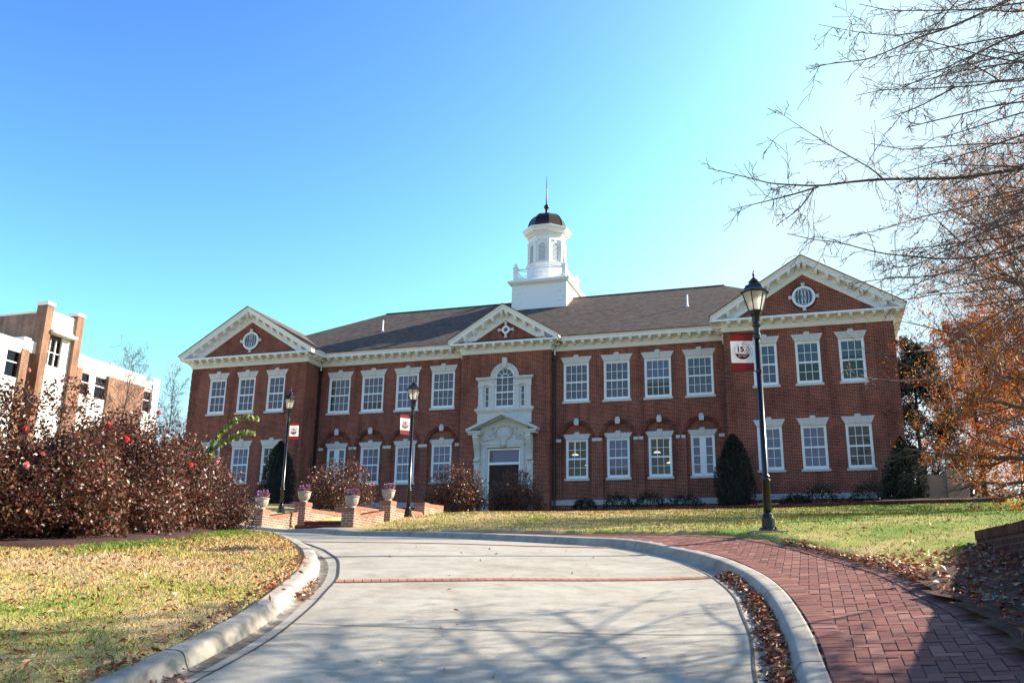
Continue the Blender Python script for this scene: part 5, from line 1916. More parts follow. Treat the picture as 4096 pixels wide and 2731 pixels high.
# mower collar and pad of the nearest lamp
pf = P(15.75, 4.47, gz(15.75, 4.47))
m = MB(); m.box(-.32, .26, -.26, .26, -.30, -.004); pad = m.build('footing', MT['kerb'], lm, loc=(0, 0, 0))
m = MB(); m.lathe([(.1065, .12), (.1065, .19)], 20); 
def sticker():
    mb = MB()
    for k in range(5):
        a0, a1 = -.25 + k*.12, -.25 + (k+1)*.12
        mb.add([(.107*math.cos(a0), .107*math.sin(a0), .125), (.107*math.cos(a1), .107*math.sin(a1), .125), (.107*math.cos(a1), .107*math.sin(a1), .185), (.107*math.cos(a0), .107*math.sin(a0), .185)], [(0,1,2,3)])
    mb.build('sticker', MT['tag_orange'], lm)
sticker()

# ================================================================== MODERN BUILDING AT THE LEFT
def modern():
    X = -38.0
    r = thing('modern_campus_building', 'modern tan brick and white building behind the rose hedge at the left', 'building', (X, 3, -2))
    o = np.array([X, 3, -2.0])
    def bx(mb, a, b, c, d, e, f, mi=0): mb.box(a - o[0], b - o[0], c - o[1], d - o[1], e - o[2], f - o[2], mi)
    def part(name, mat, *boxes, parent=None):
        m = MB()
        for q in boxes: bx(m, *q)
        return m.build(name, mat, parent or r)
    # brick piers with white caps either side of the tall window bay
    for y0, y1 in ((1.94, 2.60), (5.06, 5.74)):
        p = part('brick_pillar', MT['tan_brick'], (X - 1.0, X + .0, y0, y1, -4, 14.45))
        part('cap', MT['stucco'], (X - 1.04, X + .06, y0 - .05, y1 + .05, 14.45, 14.72), parent=p)
    # white bay: panel with swept foot, window, panel
    part('white_panel', MT['stucco'], (X - 1.2, X - .25, 2.6, 5.06, 12.75, 14.2), (X - 1.2, X - .30, 2.6, 5.06, 4, 9.95), (X - .9, X - .32, 4.2, 5.06, 9.95, 12.4))
    m = MB()
    prof = [(-.25, 13.3), (-.22, 13.0), (-.12, 12.78), (.05, 12.66), (.30, 12.62), (.30, 12.42), (-.9, 12.42), (-.9, 13.3)]
    vs = [(a, 2.6 - o[1], z - o[2]) for a, z in prof] + [(a, 5.06 - o[1], z - o[2]) for a, z in prof]
    n = len(prof)
    m.add(vs, [tuple(range(n)), tuple(range(2*n-1, n-1, -1))] + [(i, i+n, (i+1) % n+n, (i+1) % n) for i in range(n)])
    m.build('canopy', MT['stucco'], r)
    f = part('bay_window', MT['bronze'], (X - .62, X - .50, 2.6, 2.68, 9.95, 12.42), (X - .62, X - .50, 4.12, 4.2, 9.95, 12.42), (X - .62, X - .50, 2.68, 4.12, 12.0, 12.42), (X - .62, X - .50, 2.68, 4.12, 9.95, 10.02))
    part('mullion', MT['white'], (X - .56, X - .42, 3.12, 3.17, 10.0, 12.1), (X - .56, X - .42, 3.68, 3.73, 10.0, 12.1), (X - .54, X - .44, 2.66, 3.12, 11.0, 11.06), (X - .54, X - .44, 3.17, 3.68, 11.0, 11.06), (X - .54, X - .44, 3.73, 4.14, 11.0, 11.06), parent=f)
    part('pane', MT['dark_pane'], (X - .62, X - .58, 2.66, 4.14, 9.98, 12.4), parent=f)
    part('curtain', MT['room'], (X - .85, X - .8, 2.66, 4.14, 9.98, 12.4), parent=f)
    # wing running back to the right
    part('wing_wall', MT['stucco'], (X - 12, X - .22, 5.74, 14.62, 10.2, 10.46), (X - 12, X - .12, 6.3, 13.66, 10.46, 11.5), (X - 12, X - .10, 6.3, 14.6, -4, 8.4), (X - 12, X - .22, 7.34, 8.0, 8.4, 10.2), (X - 12, X - .02, 14.62, 15.4, -4, 11.5), (X - 12, X - .13, 13.66, 14.62, 10.46, 11.1))
    part('parapet_step', MT['stucco'], (X - 12, X - .02, 5.76, 6.3, 10.46, 11.53), (X - 12, X - .02, 9.25, 9.6, 11.5, 11.62))
    part('brick_panel', MT['tan_brick'], (X - 12, X + .02, 5.74, 6.3, -4, 10.45), (X - 12, X + .03, 9.2, 13.5, -4, 10.45))
    for y0, y1 in ((6.3, 7.34), (8.0, 9.2), (13.5, 14.6)):
        f = part('window', MT['bronze'], (X - .36, X - .26, y0, y0 + .06, 8.4, 10.2), (X - .36, X - .26, y1 - .06, y1, 8.4, 10.2), (X - .36, X - .26, y0 + .06, y1 - .06, 10.12, 10.2))
        part('mullion', MT['white'], (X - .36, X - .24, y0 + .06, y1 - .06, 9.40, 9.48), parent=f)
        part('pane', MT['dark_pane'], (X - .40, X - .34, y0 + .02, y1 - .02, 8.4, 10.18), parent=f)
    # wing towards the viewer
    part('near_wall', MT['stucco'], (X - 12, X - .10, -9, .33, 10.2, 11.15), (X - 12, X - .10, -9, -.86, -4, 10.2), (X - 12, X - .02, .33, .98, 10.56, 11.46), (X - 12, X - .50, .98, 1.94, 10.56, 11.46))
    part('brick_panel', MT['tan_brick'], (X - 12, X - .02, .33, .98, -4, 10.56), (X - 12, X - .60, .98, 1.94, -4, 10.56))
    f = part('window', MT['bronze'], (X - .36, X - .26, -.86, -.80, 8.3, 10.2), (X - .36, X - .26, .26, .33, 8.3, 10.2))
    part('mullion', MT['white'], (X - .36, X - .24, -.8, .27, 9.38, 9.46), parent=f)
    part('pane', MT['dark_pane'], (X - .40, X - .34, -.84, .3, 8.3, 10.2), parent=f)
    part('near_base', MT['stucco'], (X - 12, X - .12, -.86, .33, -4, 8.3))
    # upper brick block with its coping
    part('upper_block', MT['dark_tan'], (X - 14, X - 1.0, 2.2, 5.5, 9, 13.95))
    part('coping', MT['stucco'], (X - 14, X - .98, 2.12, 5.58, 13.95, 14.10))
MT['dark_pane'] = glass('tinted_pane', (.16, .17, .20))
MT['dark_tan'] = brick('umber_brick', (.30, .15, .095), (.22, .11, .07), (.36, .27, .21), w=.22, h=.075, ms=.012)
modern()

# ================================================================== BRICK EDGING, BEIGE ENCLOSURE
def edging():
    r0 = (4.1, -9.6)
    p = [(4.1, -9.55), (9, -9.55), (14, -9.55), (19, -9.55), (23.9, -9.55)]
    zt = [ground_z(x, y - .5) + .22 for x, y in p]
    o = np.array([14, -9.5, zt[2] - .2])
    r = thing('brick_edging', 'low brick edging along the planting bed before the right half of the hall', 'edging', o)
    m = MB(); m2 = MB()
    for (x0, y), (x1, _), z0, z1 in zip(p[:-1], p[1:], zt[:-1], zt[1:]):
        vs = [(x0,y-.1,z0-.9),(x1,y-.1,z1-.9),(x1,y+.1,z1-.9),(x0,y+.1,z0-.9),(x0,y-.1,z0-.09),(x1,y-.1,z1-.09),(x1,y+.1,z1-.09),(x0,y+.1,z0-.09)]
        m.add([tuple(np.array(v) - o) for v in vs], [(3,2,1,0),(4,5,6,7),(0,1,5,4),(1,2,6,5),(2,3,7,6),(3,0,4,7)])
        n = int((x1 - x0)/.075)
        for k in range(n):
            a, b = x0 + (x1-x0)*k/n + .002, x0 + (x1-x0)*(k+1)/n - .002
            z = z0 + (z1-z0)*(k+.5)/n
            m2.box(a - o[0], b - o[0], y - .11 - o[1], y + .11 - o[1], z - .088 - o[2], z - o[2])
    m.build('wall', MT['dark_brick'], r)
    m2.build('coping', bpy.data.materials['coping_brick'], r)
edging()
def enclosure():
    o = np.array([22.3, -3.4, -2.1])
    r = thing('beige_enclosure', 'plain beige stucco enclosure right of the hall behind a clipped conifer', 'enclosure', o)
    m = MB(); m.bev(-.95, .30, -.25, 1.3, -.6, 1.45, .01); m.bev(-.05, .16, -.34, -.252, -.6, .45, .008); m.build('side_wall', MT['beige'], r)
    m = MB(); m.bev(.30, 1.18, -.55, 1.2, -.6, 1.66, .01); m.build('front_wall', MT['beige'], r)
enclosure()

# ================================================================== SHRUBS
def rand_dirs(n):
    d = rng.normal(size=(n, 3))
    return d / np.linalg.norm(d, axis=1, keepdims=True)

def rose_shrub(label, s, t, rx, ry, H, n, group, nbloom=0, leaf=.070, pink=False, group_shape=None, shoots=40, seed=0, toward=None):
    """spreading rose bush: stems from the ground, leaves through lumpy clumps, blooms as parts"""
    g = gz(s, t)
    base = P(s, t, g - .05)
    o = thing('rose_shrub', label, 'shrub', base, 0, group)
    r = np.random.default_rng(100 + seed)
    # clumps filling the crown
    K = 80
    cl = []
    for k in range(K):
        a = r.uniform(0, 2*math.pi); q = math.sqrt(r.uniform(0, 1))
        px, py = q*math.cos(a)*rx*.86, q*math.sin(a)*ry*.86
        top = H * (1 - .42*q**2.4) * r.uniform(.86, 1.03)
        pz = r.uniform(.12, 1.0)**.75 * top
        cl.append((px, py, max(.22, pz - .2), r.uniform(.26, .46)*min(1, H/1.9)))
    for k in range(34):          # skirts that reach down to the bed
        a = r.uniform(0, 2*math.pi); q = r.uniform(.62, 1.0)
        cl.append((q*math.cos(a)*rx*.92, q*math.sin(a)*ry*.92, r.uniform(.18, .42)*min(H, 2.0), r.uniform(.26, .40)*min(1, H/1.9)))
    K = len(cl)
    cl = np.array(cl)
    wts = cl[:, 3]**2; wts /= wts.sum()
    idx = r.choice(K, n, p=wts)
    d = r.normal(size=(n, 3)); d /= np.linalg.norm(d, axis=1, keepdims=True)
    rad = r.uniform(.25, 1.0, n)**.45
    C = cl[idx, :3] + d * (cl[idx, 3]*rad)[:, None]*np.array([1.1, 1.1, .95])
    D = d*.55 + r.normal(0, .55, (n, 3)) + np.array([0, 0, -.12])
    # leafy upright shoots that break the outline
    SC, SD = [], []
    stems = MB()
    for k in range(shoots):
        a = r.uniform(0, 2*math.pi); q = math.sqrt(r.uniform(0, 1))
        p = np.array([q*math.cos(a)*rx*.95, q*math.sin(a)*ry*.95, 0])
        p[2] = H*(1 - .42*q**2.4)*.86
        v = np.array([math.cos(a)*q*.7, math.sin(a)*q*.7, 1.0]) + r.normal(0, .25, 3); v /= np.linalg.norm(v)
        L = r.uniform(.15, .42)*min(1, H/1.8)
        q2 = p + v*L
        stems.tube([p - v*.3, p + v*L*.5, q2], [.006, .004, .002], 3, cap=False)
        for j in range(int(L/.03)):
            u = r.uniform(.1, 1.0)
            SC.append(p + v*L*u + r.normal(0, .03, 3)); SD.append(v*.4 + r.normal(0, .7, 3))
    for k in range(26):
        e = cl[r.integers(K), :3]
        m_ = e*np.array([.45, .45, .5]) + r.normal(0, .06, 3)
        stems.tube([np.array([e[0]*.12, e[1]*.12, -.1]), m_, e], [.016, .011, .005], 4, cap=False)
    stems.build('stem', MT['twig'], o)
    if SC:
        C = np.r_[C, np.array(SC)]; D = np.r_[D, np.array(SD)]
    ok = C[:, 2] > .05
    C, D = C[ok], D[ok]
    L = r.uniform(.75, 1.3, len(C))*leaf
    leaves('foliage', C, D, L, L*.52, MT['rose_leaf'], o)
    for k in range(nbloom):
        vdir = np.array([CX, CY]) - base[:2]; vdir /= np.linalg.norm(vdir)
        a = math.atan2(vdir[1], vdir[0]) + r.uniform(-1.25, 1.25)
        zz = r.uniform(.25, 1.0)
        q = math.sqrt(max(0, 1 - (max(0, zz - .35)/.68)**2))
        pc = np.array([math.cos(a)*rx*1.04*max(q, .1), math.sin(a)*ry*1.04*max(q, .1), H*zz*(1.0 if zz < .8 else 1.02)])
        dd = r.normal(size=(22, 3)); dd /= np.linalg.norm(dd, axis=1, keepdims=True)
        R_ = r.uniform(.032, .062)
        leaves('bloom', pc + dd*R_*.55, np.cross(dd, r.normal(size=(22, 3))), R_*1.25, R_*1.15, MT['pink_petal'] if (pink or r.uniform() < .3) else MT['rose_petal'], o, fold=.35)
    return o

HG = 'dark leaved rose shrubs in the mulch bed'
rose_shrub('nearest dark leaved rose shrub, cut off by the left frame edge', 13.9, -9.1, 1.6, 1.5, 2.85, 27000, HG, 4, seed=1)
rose_shrub('tall dark leaved rose shrub with red blooms, second from the left edge', 14.9, -7.75, 1.35, 1.5, 2.85, 36000, HG, 6, seed=2)
rose_shrub('broad dark leaved rose shrub with red blooms below the bare tree', 17.0, -7.45, 1.45, 1.6, 2.60, 34000, HG, 5, seed=3)
rose_shrub('dark leaved rose shrub between the broad shrub and the green arching shoots', 19.6, -7.75, 1.3, 1.7, 2.45, 28000, HG, 4, seed=4)
rose_shrub('lower rose shrub with pink blooms at the right end, touching the first urn', 22.5, -7.65, 1.2, 1.5, 1.95, 20000, HG, 6, pink=True, seed=5)
rose_shrub('sunlit rose bush with pink blooms behind the urns', 36.5, -6.9, 1.45, 1.3, 2.2, 15000, 'rose bushes before the hall', 8, .075, True, seed=6)
rose_shrub('rose bush with sunlit right flank before the left of the doorway', 38.6, -2.25, 1.3, 1.2, 2.2, 14000, 'rose bushes before the hall', 6, .075, True, seed=7)
rose_shrub('shaded rose bush hiding the foot of the door', 41.6, .35, 1.3, 1.2, 2.15, 13000, 'rose bushes before the hall', 4, .075, True, seed=8)

def arching():
    base = P(20.3, -6.75, gz(20.3, -6.75))
    o = thing('arching_shrub', 'two long bright green leafy shoots arching over the rose hedge', 'plant', base)
    st = MB()
    C, D = [], []
    for pts in ([(-6.75, 1.4), (-6.82, 2.6), (-6.80, 3.06), (-6.58, 3.41), (-6.31, 3.67), (-6.0, 3.76), (-5.78, 3.71)],
                [(-6.70, 1.4), (-6.78, 2.6), (-6.76, 2.98), (-6.5, 3.18), (-6.2, 3.34), (-5.98, 3.40), (-5.82, 3.37)]):
        q = [P(20.3, t, h) - base for t, h in pts]
        st.tube(q, [.012, .010, .009, .008, .006, .005, .003], 5)
        q = np.array(q)
        L = np.r_[0, np.cumsum(np.linalg.norm(np.diff(q, axis=0), axis=1))]
        for u in np.arange(1.35, L[-1], .020):
            p = np.array([np.interp(u, L, q[:, i]) for i in range(3)])
            C.append(p + np.array([rng.normal(0, .02), rng.normal(0, .03), -.045])); D.append(np.array([.25, rng.normal(0, .35), -1.0]))
    st.build('stem', MT['twig'], o)
    leaves('foliage', np.array(C), np.array(D), rng.uniform(.12, .17, len(C)), rng.uniform(.07, .10, len(C)), MT['sprig'], o)
arching()

def conifer(label, x, y, r, h, n, seed, glossy=False):
    z = ground_z(x, y)
    o = thing('clipped_conifer', label, 'conifer', (x, y, z - .05), 0, 'clipped dark conifers before the hall')
    q = np.random.default_rng(seed)
    u = q.uniform(0, 1, n)**.8
    prof = (lambda v: np.where(v < .18, .86 + .78*v, 1.0*np.cos((v - .18)/.82*math.pi/2)**.95)) if glossy else (lambda v: np.where(v < .25, .80 + .8*v, 1.0*np.cos((v - .25)/.75*math.pi/2)**.72))
    a = q.uniform(0, 2*math.pi, n)
    bumpy = 1 + .09*np.sin(5*a + 9*u) + .06*np.sin(11*a - 14*u) + .09*q.normal(0, 1, n)*(q.uniform(0, 1, n) < .12)
    rad = r*prof(u)*bumpy*(1 - .28*q.uniform(0, 1, n)**2.2)
    C = np.stack([rad*np.cos(a), rad*np.sin(a), .1 + u*h*(.98 + .02*bumpy)], -1)
    D = np.stack([np.cos(a)*.6, np.sin(a)*.6, np.full(n, .9)], -1) + q.normal(0, .4, (n, 3))
    tr = MB(); tr.tube([(0, 0, -.2), (0, 0, h*.8)], [.09, .02], 6); tr.build('trunk', MT['bark'], o)
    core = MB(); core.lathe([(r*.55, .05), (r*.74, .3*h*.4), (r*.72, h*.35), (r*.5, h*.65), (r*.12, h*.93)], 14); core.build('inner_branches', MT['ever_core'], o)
    L = q.uniform(.07, .14, n)
    if glossy:
        leaves('foliage', C, D, L*1.0, L*.5, MT['glossy_ever'], o)
    else:
        leaves('foliage', C, D, L*1.3, L*.35, MT['ever'], o)
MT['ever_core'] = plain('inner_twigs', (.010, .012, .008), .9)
conifer('dark clipped conifer behind the left lamp post', -12.6, -4.0, .98, 3.95, 7000, 31)
conifer('dark clipped conifer left of the nearest lamp post, shaded by the hall', 13.1, -3.6, .98, 3.75, 8000, 32)
conifer('holly like conifer at the right corner of the hall, sunlit on its right', 20.85, -3.4, 1.0, 3.3, 9000, 33, True)

def low_shrub(label, x, y, rx, h, n, seed):
    z = ground_z(x, y)
    o = thing('low_shrub', label, 'shrub', (x, y, z - .03), 0, 'low shrubs along the foot of the hall')
    q = np.random.default_rng(seed)
    d = q.normal(size=(n, 3)); d /= np.linalg.norm(d, axis=1, keepdims=True); d[:, 2] = np.abs(d[:, 2])
    rad = q.uniform(.5, 1.05, n)**.4 * (1 + .12*np.sin(6*np.arctan2(d[:, 1], d[:, 0]) + seed))
    C = d*rad[:, None]*np.array([rx, .75, h])
    leaves('foliage', C, d + q.normal(0, .5, (n, 3)), q.uniform(.07, .13, n), .05, MT['ever'], o)
    st = MB()
    for k in range(9):
        e = C[q.integers(n)]
        st.tube([(0, 0, -.1), e*.5, e*.95], [.015, .01, .004], 4, cap=False)
    st.build('stem', MT['twig'], o)
for i, (x, rx, h, lb) in enumerate(((5.6, .7, .75, 'low dark shrub at the left end of the ledge, beside the entrance bay'), (7.3, .85, 1.0, 'low dark shrub under the second ground floor window right of the door'), (8.9, .9, 1.05, 'rounded dark shrub under the third ground floor window right of the door'),
        (10.7, 1.0, .85, 'flat dark shrub under the paired narrow window'), (15.9, .75, .7, 'low dark shrub behind the nearest lamp post base'), (17.1, .95, 1.1, 'dark shrub under the middle ground floor window of the right wing'), (19.2, .95, 1.15, 'twiggy dark shrub left of the holly like conifer'))):
    low_shrub(lb, x, -4.0 if x < 12 else -4.6, rx, h, 1500, 60 + i)

# ================================================================== TREES
def grow(tb, tips, p, d, L, r, lev, cfg, q, mats=0):
    """one tapering limb and its children; tb collects tubes, tips collects (point, direction)"""
    n = cfg['seg'][lev]
    pts, rad = [p.copy()], [r]
    dirs = []
    for i in range(n):
        d = d + q.normal(0, cfg['wob'][lev], 3) + np.array([0, 0, cfg['lift'][lev]])
        d /= np.linalg.norm(d)
        p = p + d*L/n
        pts.append(p.copy()); rad.append(max(r*(1 - (i+1)/n*cfg['taper'][lev]), cfg['rmin'])); dirs.append(d.copy())
    tb.tube(pts, rad, cfg['sides'][lev], cap=False)
    if lev + 1 >= len(cfg['seg']):
        tips.append((pts, dirs))
        return
    k = cfg['kids'][lev]
    for j in range(k):
        u = cfg['start'][lev] + (1 - cfg['start'][lev])*(j + q.uniform(0, 1))/k
        u = min(u, .999)
        i = int(u*n); f = u*n - i
        pp = pts[i]*(1 - f) + pts[i+1]*f
        dd = dirs[i]
        ax = q.normal(size=3); ax -= dd*(ax @ dd); ax /= np.linalg.norm(ax)
        an = cfg['ang'][lev]*q.uniform(.7, 1.3)
        nd = dd*math.cos(an) + ax*math.sin(an)
        LL = L*cfg['ratio'][lev]*q.uniform(.65, 1.2)*(1.15 - .55*u)
        grow(tb, tips, pp, nd, LL, max(rad[i]*cfg['rr'][lev], cfg['rmin']), lev + 1, cfg, q)

def tip_leaves(tips, n, q, spread=.06):
    C, D = [], []
    for k in range(n):
        pts, dirs = tips[q.integers(len(tips))]
        i = q.integers(len(dirs))
        f = q.uniform()
        C.append(pts[i]*(1 - f) + pts[i+1]*f + q.normal(0, spread, 3))
        D.append(dirs[i]*.5 + q.normal(0, .5, 3) + np.array([0, 0, -.6]))
    return np.array(C), np.array(D)

CFG = dict(seg=[9, 6, 5, 4], wob=[.05, .11, .15, .18], lift=[.02, .05, .03, .0], taper=[.85, .85, .85, .8], sides=[9, 5, 3, 3], kids=[16, 9, 6], start=[.28, .2, .15],
           ang=[1.05, .75, .7], ratio=[.52, .5, .5], rr=[.42, .5, .5], rmin=.004)

def tree(name, label, cat, base, H, r, cfg, seed, wood, leaf=None, nleaf=0, size=(.09, .028), group=None, lean=(0, 0, 1), filt=None):
    q = np.random.default_rng(seed)
    o = thing(name, label, cat, base, 0, group)
    tb, tips = MB(), []
    d = np.array(lean, float); d /= np.linalg.norm(d)
    tr = MB()
    # trunk and scaffold
    n = cfg['seg'][0]
    p = np.array([0, 0, -.3]); pts = [p.copy()]; rad = [r*1.25]; dirs = []
    for i in range(n):
        d = d + q.normal(0, cfg['wob'][0], 3) + np.array([0, 0, .05]); d /= np.linalg.norm(d)
        p = p + d*H/n; pts.append(p.copy()); rad.append(r*(1 - (i+1)/n*.9)); dirs.append(d.copy())
    tr.tube(pts, rad, 10)
    tr.build('trunk', MT['bark'] if wood != 'pale' else MT['pale_twig'], o, smooth=True)
    k = cfg['kids'][0]
    for j in range(k):
        u = cfg['start'][0] + (.99 - cfg['start'][0])*(j + q.uniform(0, 1))/k
        i = int(u*n); f = u*n - i
        pp = pts[i]*(1 - f) + pts[i+1]*f
        a = j*2.4 + q.uniform(-.4, .4)
        el = cfg['el0'] + (cfg['el1'] - cfg['el0'])*u
        nd = np.array([math.cos(a)*math.cos(el), math.sin(a)*math.cos(el), math.sin(el)])
        LL = cfg['spread']*(1.1 - cfg['top']*u)*q.uniform(.8, 1.15)
        grow(tb, tips, pp, nd, LL, rad[i]*cfg['rr'][0], 1, cfg, q)
    tb.build('branches', MT['twig'] if wood != 'pale' else MT['pale_twig'], o)
    if leaf:
        C, D = tip_leaves(tips, nleaf, q, .10)
        if filt is not None:
            ok = filt(C, q); C, D = C[ok], D[ok]
        L = q.uniform(.7, 1.2, len(C))*size[0]
        leaves('foliage', C, D, L, L*size[1]/size[0], MT[leaf], o)
    return o

def cfg(**k):
    c = dict(CFG); c.update(dict(el0=.1, el1=1.1, spread=5.0, top=.6)); c.update(k); return c

# right side: orange willow oaks, evergreen, far trunks
OG = 'orange leaved trees right of the hall'
def oak_leaf(C, q):
    ok = q.uniform(0, 1, len(C)) < np.clip(1.2 - C[:, 2]/10.5, .10, 1)
    p = P(29, 18.9, gz(29, 18.9)) - np.array([CX, CY, CZ])
    s = (C[:, 0] + p[0])*FW[0] + (C[:, 1] + p[1])*FW[1]; t = (C[:, 0] + p[0])*RT[0] + (C[:, 1] + p[1])*RT[1]
    h = C[:, 2] + p[2]
    w = .5*np.sin(h*2.1) + .35*np.sin(h*5.3 + t)
    return ok & ~(t < s*.445 + w) & ~((t < s*.475 + w) & (h < s*.172 + .4*np.sin(t*3))) & ~((t < s*.508 + w) & (h < s*.128 + .3*np.sin(t*3)))    # ragged lower skirt on the hall's side
low_dense = lambda H: (lambda C, q: q.uniform(0, 1, len(C)) < np.clip(1.25 - C[:, 2]/H*1.15, .10, 1))
tree('willow_oak', 'large orange leaved oak drooping before the right corner of the hall', 'tree', P(29, 18.9, gz(29, 18.9)), 12.0, .30, cfg(spread=6.3, kids=[44, 12, 9], el0=-.15, el1=.9, top=.40, lift=[0, .01, -.01, -.03], start=[.10, .2, .12]), 11, 'twig', 'orange', 135000, (.13, .040), OG, filt=oak_leaf)
tree('willow_oak', 'orange leaved oak with a dark trunk, left of two trunks by the enclosure', 'tree', P(46, 24.2, gz(46, 24.2)), 10, .19, cfg(spread=4.6, kids=[20, 9, 6], el0=.05, start=[.30, .2, .15]), 12, 'twig', 'orange', 26000, (.16, .06), OG)
tree('willow_oak', 'orange leaved oak with a dark trunk, nearest the distant lamp post', 'tree', P(48, 27.0, gz(48, 27)), 10.5, .19, cfg(spread=4.8, kids=[20, 9, 6], el0=.05, start=[.30, .2, .15]), 13, 'twig', 'orange', 26000, (.16, .06), OG)
tree('bare_tree', 'bare pale twigged tree rising behind the foreground branches at right', 'tree', P(30, 19.0, gz(30, 19.0)), 12.0, .2, cfg(spread=5.6, kids=[32, 10, 8], el0=.15, el1=1.15, start=[.22, .2, .12]), 14, 'pale', 'orange', 5500, (.10, .03))
tree('evergreen_tree', 'dark evergreen tree with pale glints just behind the hall\'s right corner', 'tree', P(45.5, 21.3, gz(45.5, 21.3)), 8.6, .18, cfg(spread=2.9, kids=[34, 10, 7], el0=.0, el1=.9, start=[.06, .2, .15]), 15, 'twig', 'glossy_ever', 34000, (.17, .085))
BG = 'bare trees between the two buildings'
tree('bare_tree', 'bare slender tree in front of the modern building', 'tree', P(44, -19.6, gz(44, -19.6)), 7.3, .10, cfg(spread=2.9, kids=[22, 9, 5], el0=.5, el1=1.2, start=[.30, .2, .15], rmin=.006), 21, 'twig', None, 0, group=BG)
tree('bare_tree', 'pale bare tree just left of the hall', 'tree', P(58, -22.2, gz(58, -22.2)), 9.6, .10, cfg(spread=2.5, kids=[20, 9, 5], el0=.8, el1=1.3, start=[.25, .2, .15], rmin=.008), 22, 'pale', None, 0, group=BG)
tree('bare_tree', 'small bare tree with dry pinkish leaves at the hall\'s left corner', 'tree', P(60, -21.8, gz(60, -21.8)), 6.4, .10, cfg(spread=2.3, kids=[18, 9, 6], el0=.4, el1=1.2, start=[.2, .2, .15], rmin=.006), 23, 'pale', 'tanleaf', 4200, (.10, .05), BG)
tree('bare_tree', 'low twiggy bare tree right of the slender one, behind the hedge', 'tree', P(47, -19.6, gz(47, -19.6)), 6.0, .08, cfg(spread=2.4, kids=[18, 8, 5], el0=.5, el1=1.2, start=[.2, .2, .15], rmin=.006), 24, 'twig', None, 0, group=BG)

# far wood beyond the lawn's crest at the right and behind the buildings
def far_wood():
    C, D = [], []
    q = np.random.default_rng(5)
    for k in range(95):
        x, y = q.uniform(25, 70), q.uniform(8, 60)
        zb = ground_z(min(x, 60), min(y, 60)); h = q.uniform(2.5, 6.0); r = q.uniform(1.2, 2.8)
        n = 420
        d = rand_dirs(n)
        C.append(np.array([x, y, zb + h*.5]) + d*np.array([r, r, h*.55])*q.uniform(.5, 1, (n, 1))**.4); D.append(d + q.normal(0, .6, (n, 3)))
    C = np.concatenate(C); D = np.concatenate(D)
    o = leaves('far_wood', C, D, .34, .16, MT['far_leaf'], None, 'stuff')
    tag(o, 'distant brown and russet thicket beyond the right lawn', 'thicket')
def wood_behind():  # out of view, added so the hall's panes mirror dark foliage
    q = np.random.default_rng(9)
    C, D = [], []
    for k in range(70):
        x = -75 + 170*(k + q.uniform())/70; y = q.uniform(-125, -100)
        zb = ground_z(x, y); h = q.uniform(7, 17); r = q.uniform(2.2, 4.2)
        n = 260
        d = rand_dirs(n)
        C.append(np.array([x, y, zb + h*.55]) + d*np.array([r, r, h*.5])*q.uniform(.4, 1, (n, 1))**.4); D.append(d + q.normal(0, .6, (n, 3)))
    o = leaves('wood_behind', np.concatenate(C), np.concatenate(D), .9, .45, MT['far_leaf'], None, 'stuff')
    tag(o, 'unseen tree belt opposite the hall, added for the dark reflections in its windows', 'thicket')
MT['far_leaf'] = leafmat('far_leaf', [(0, (.12, .06, .035)), (.4, (.24, .11, .06)), (.7, (.15, .12, .06)), (1, (.36, .2, .12))], .7, .3, .2)
far_wood()
wood_behind()

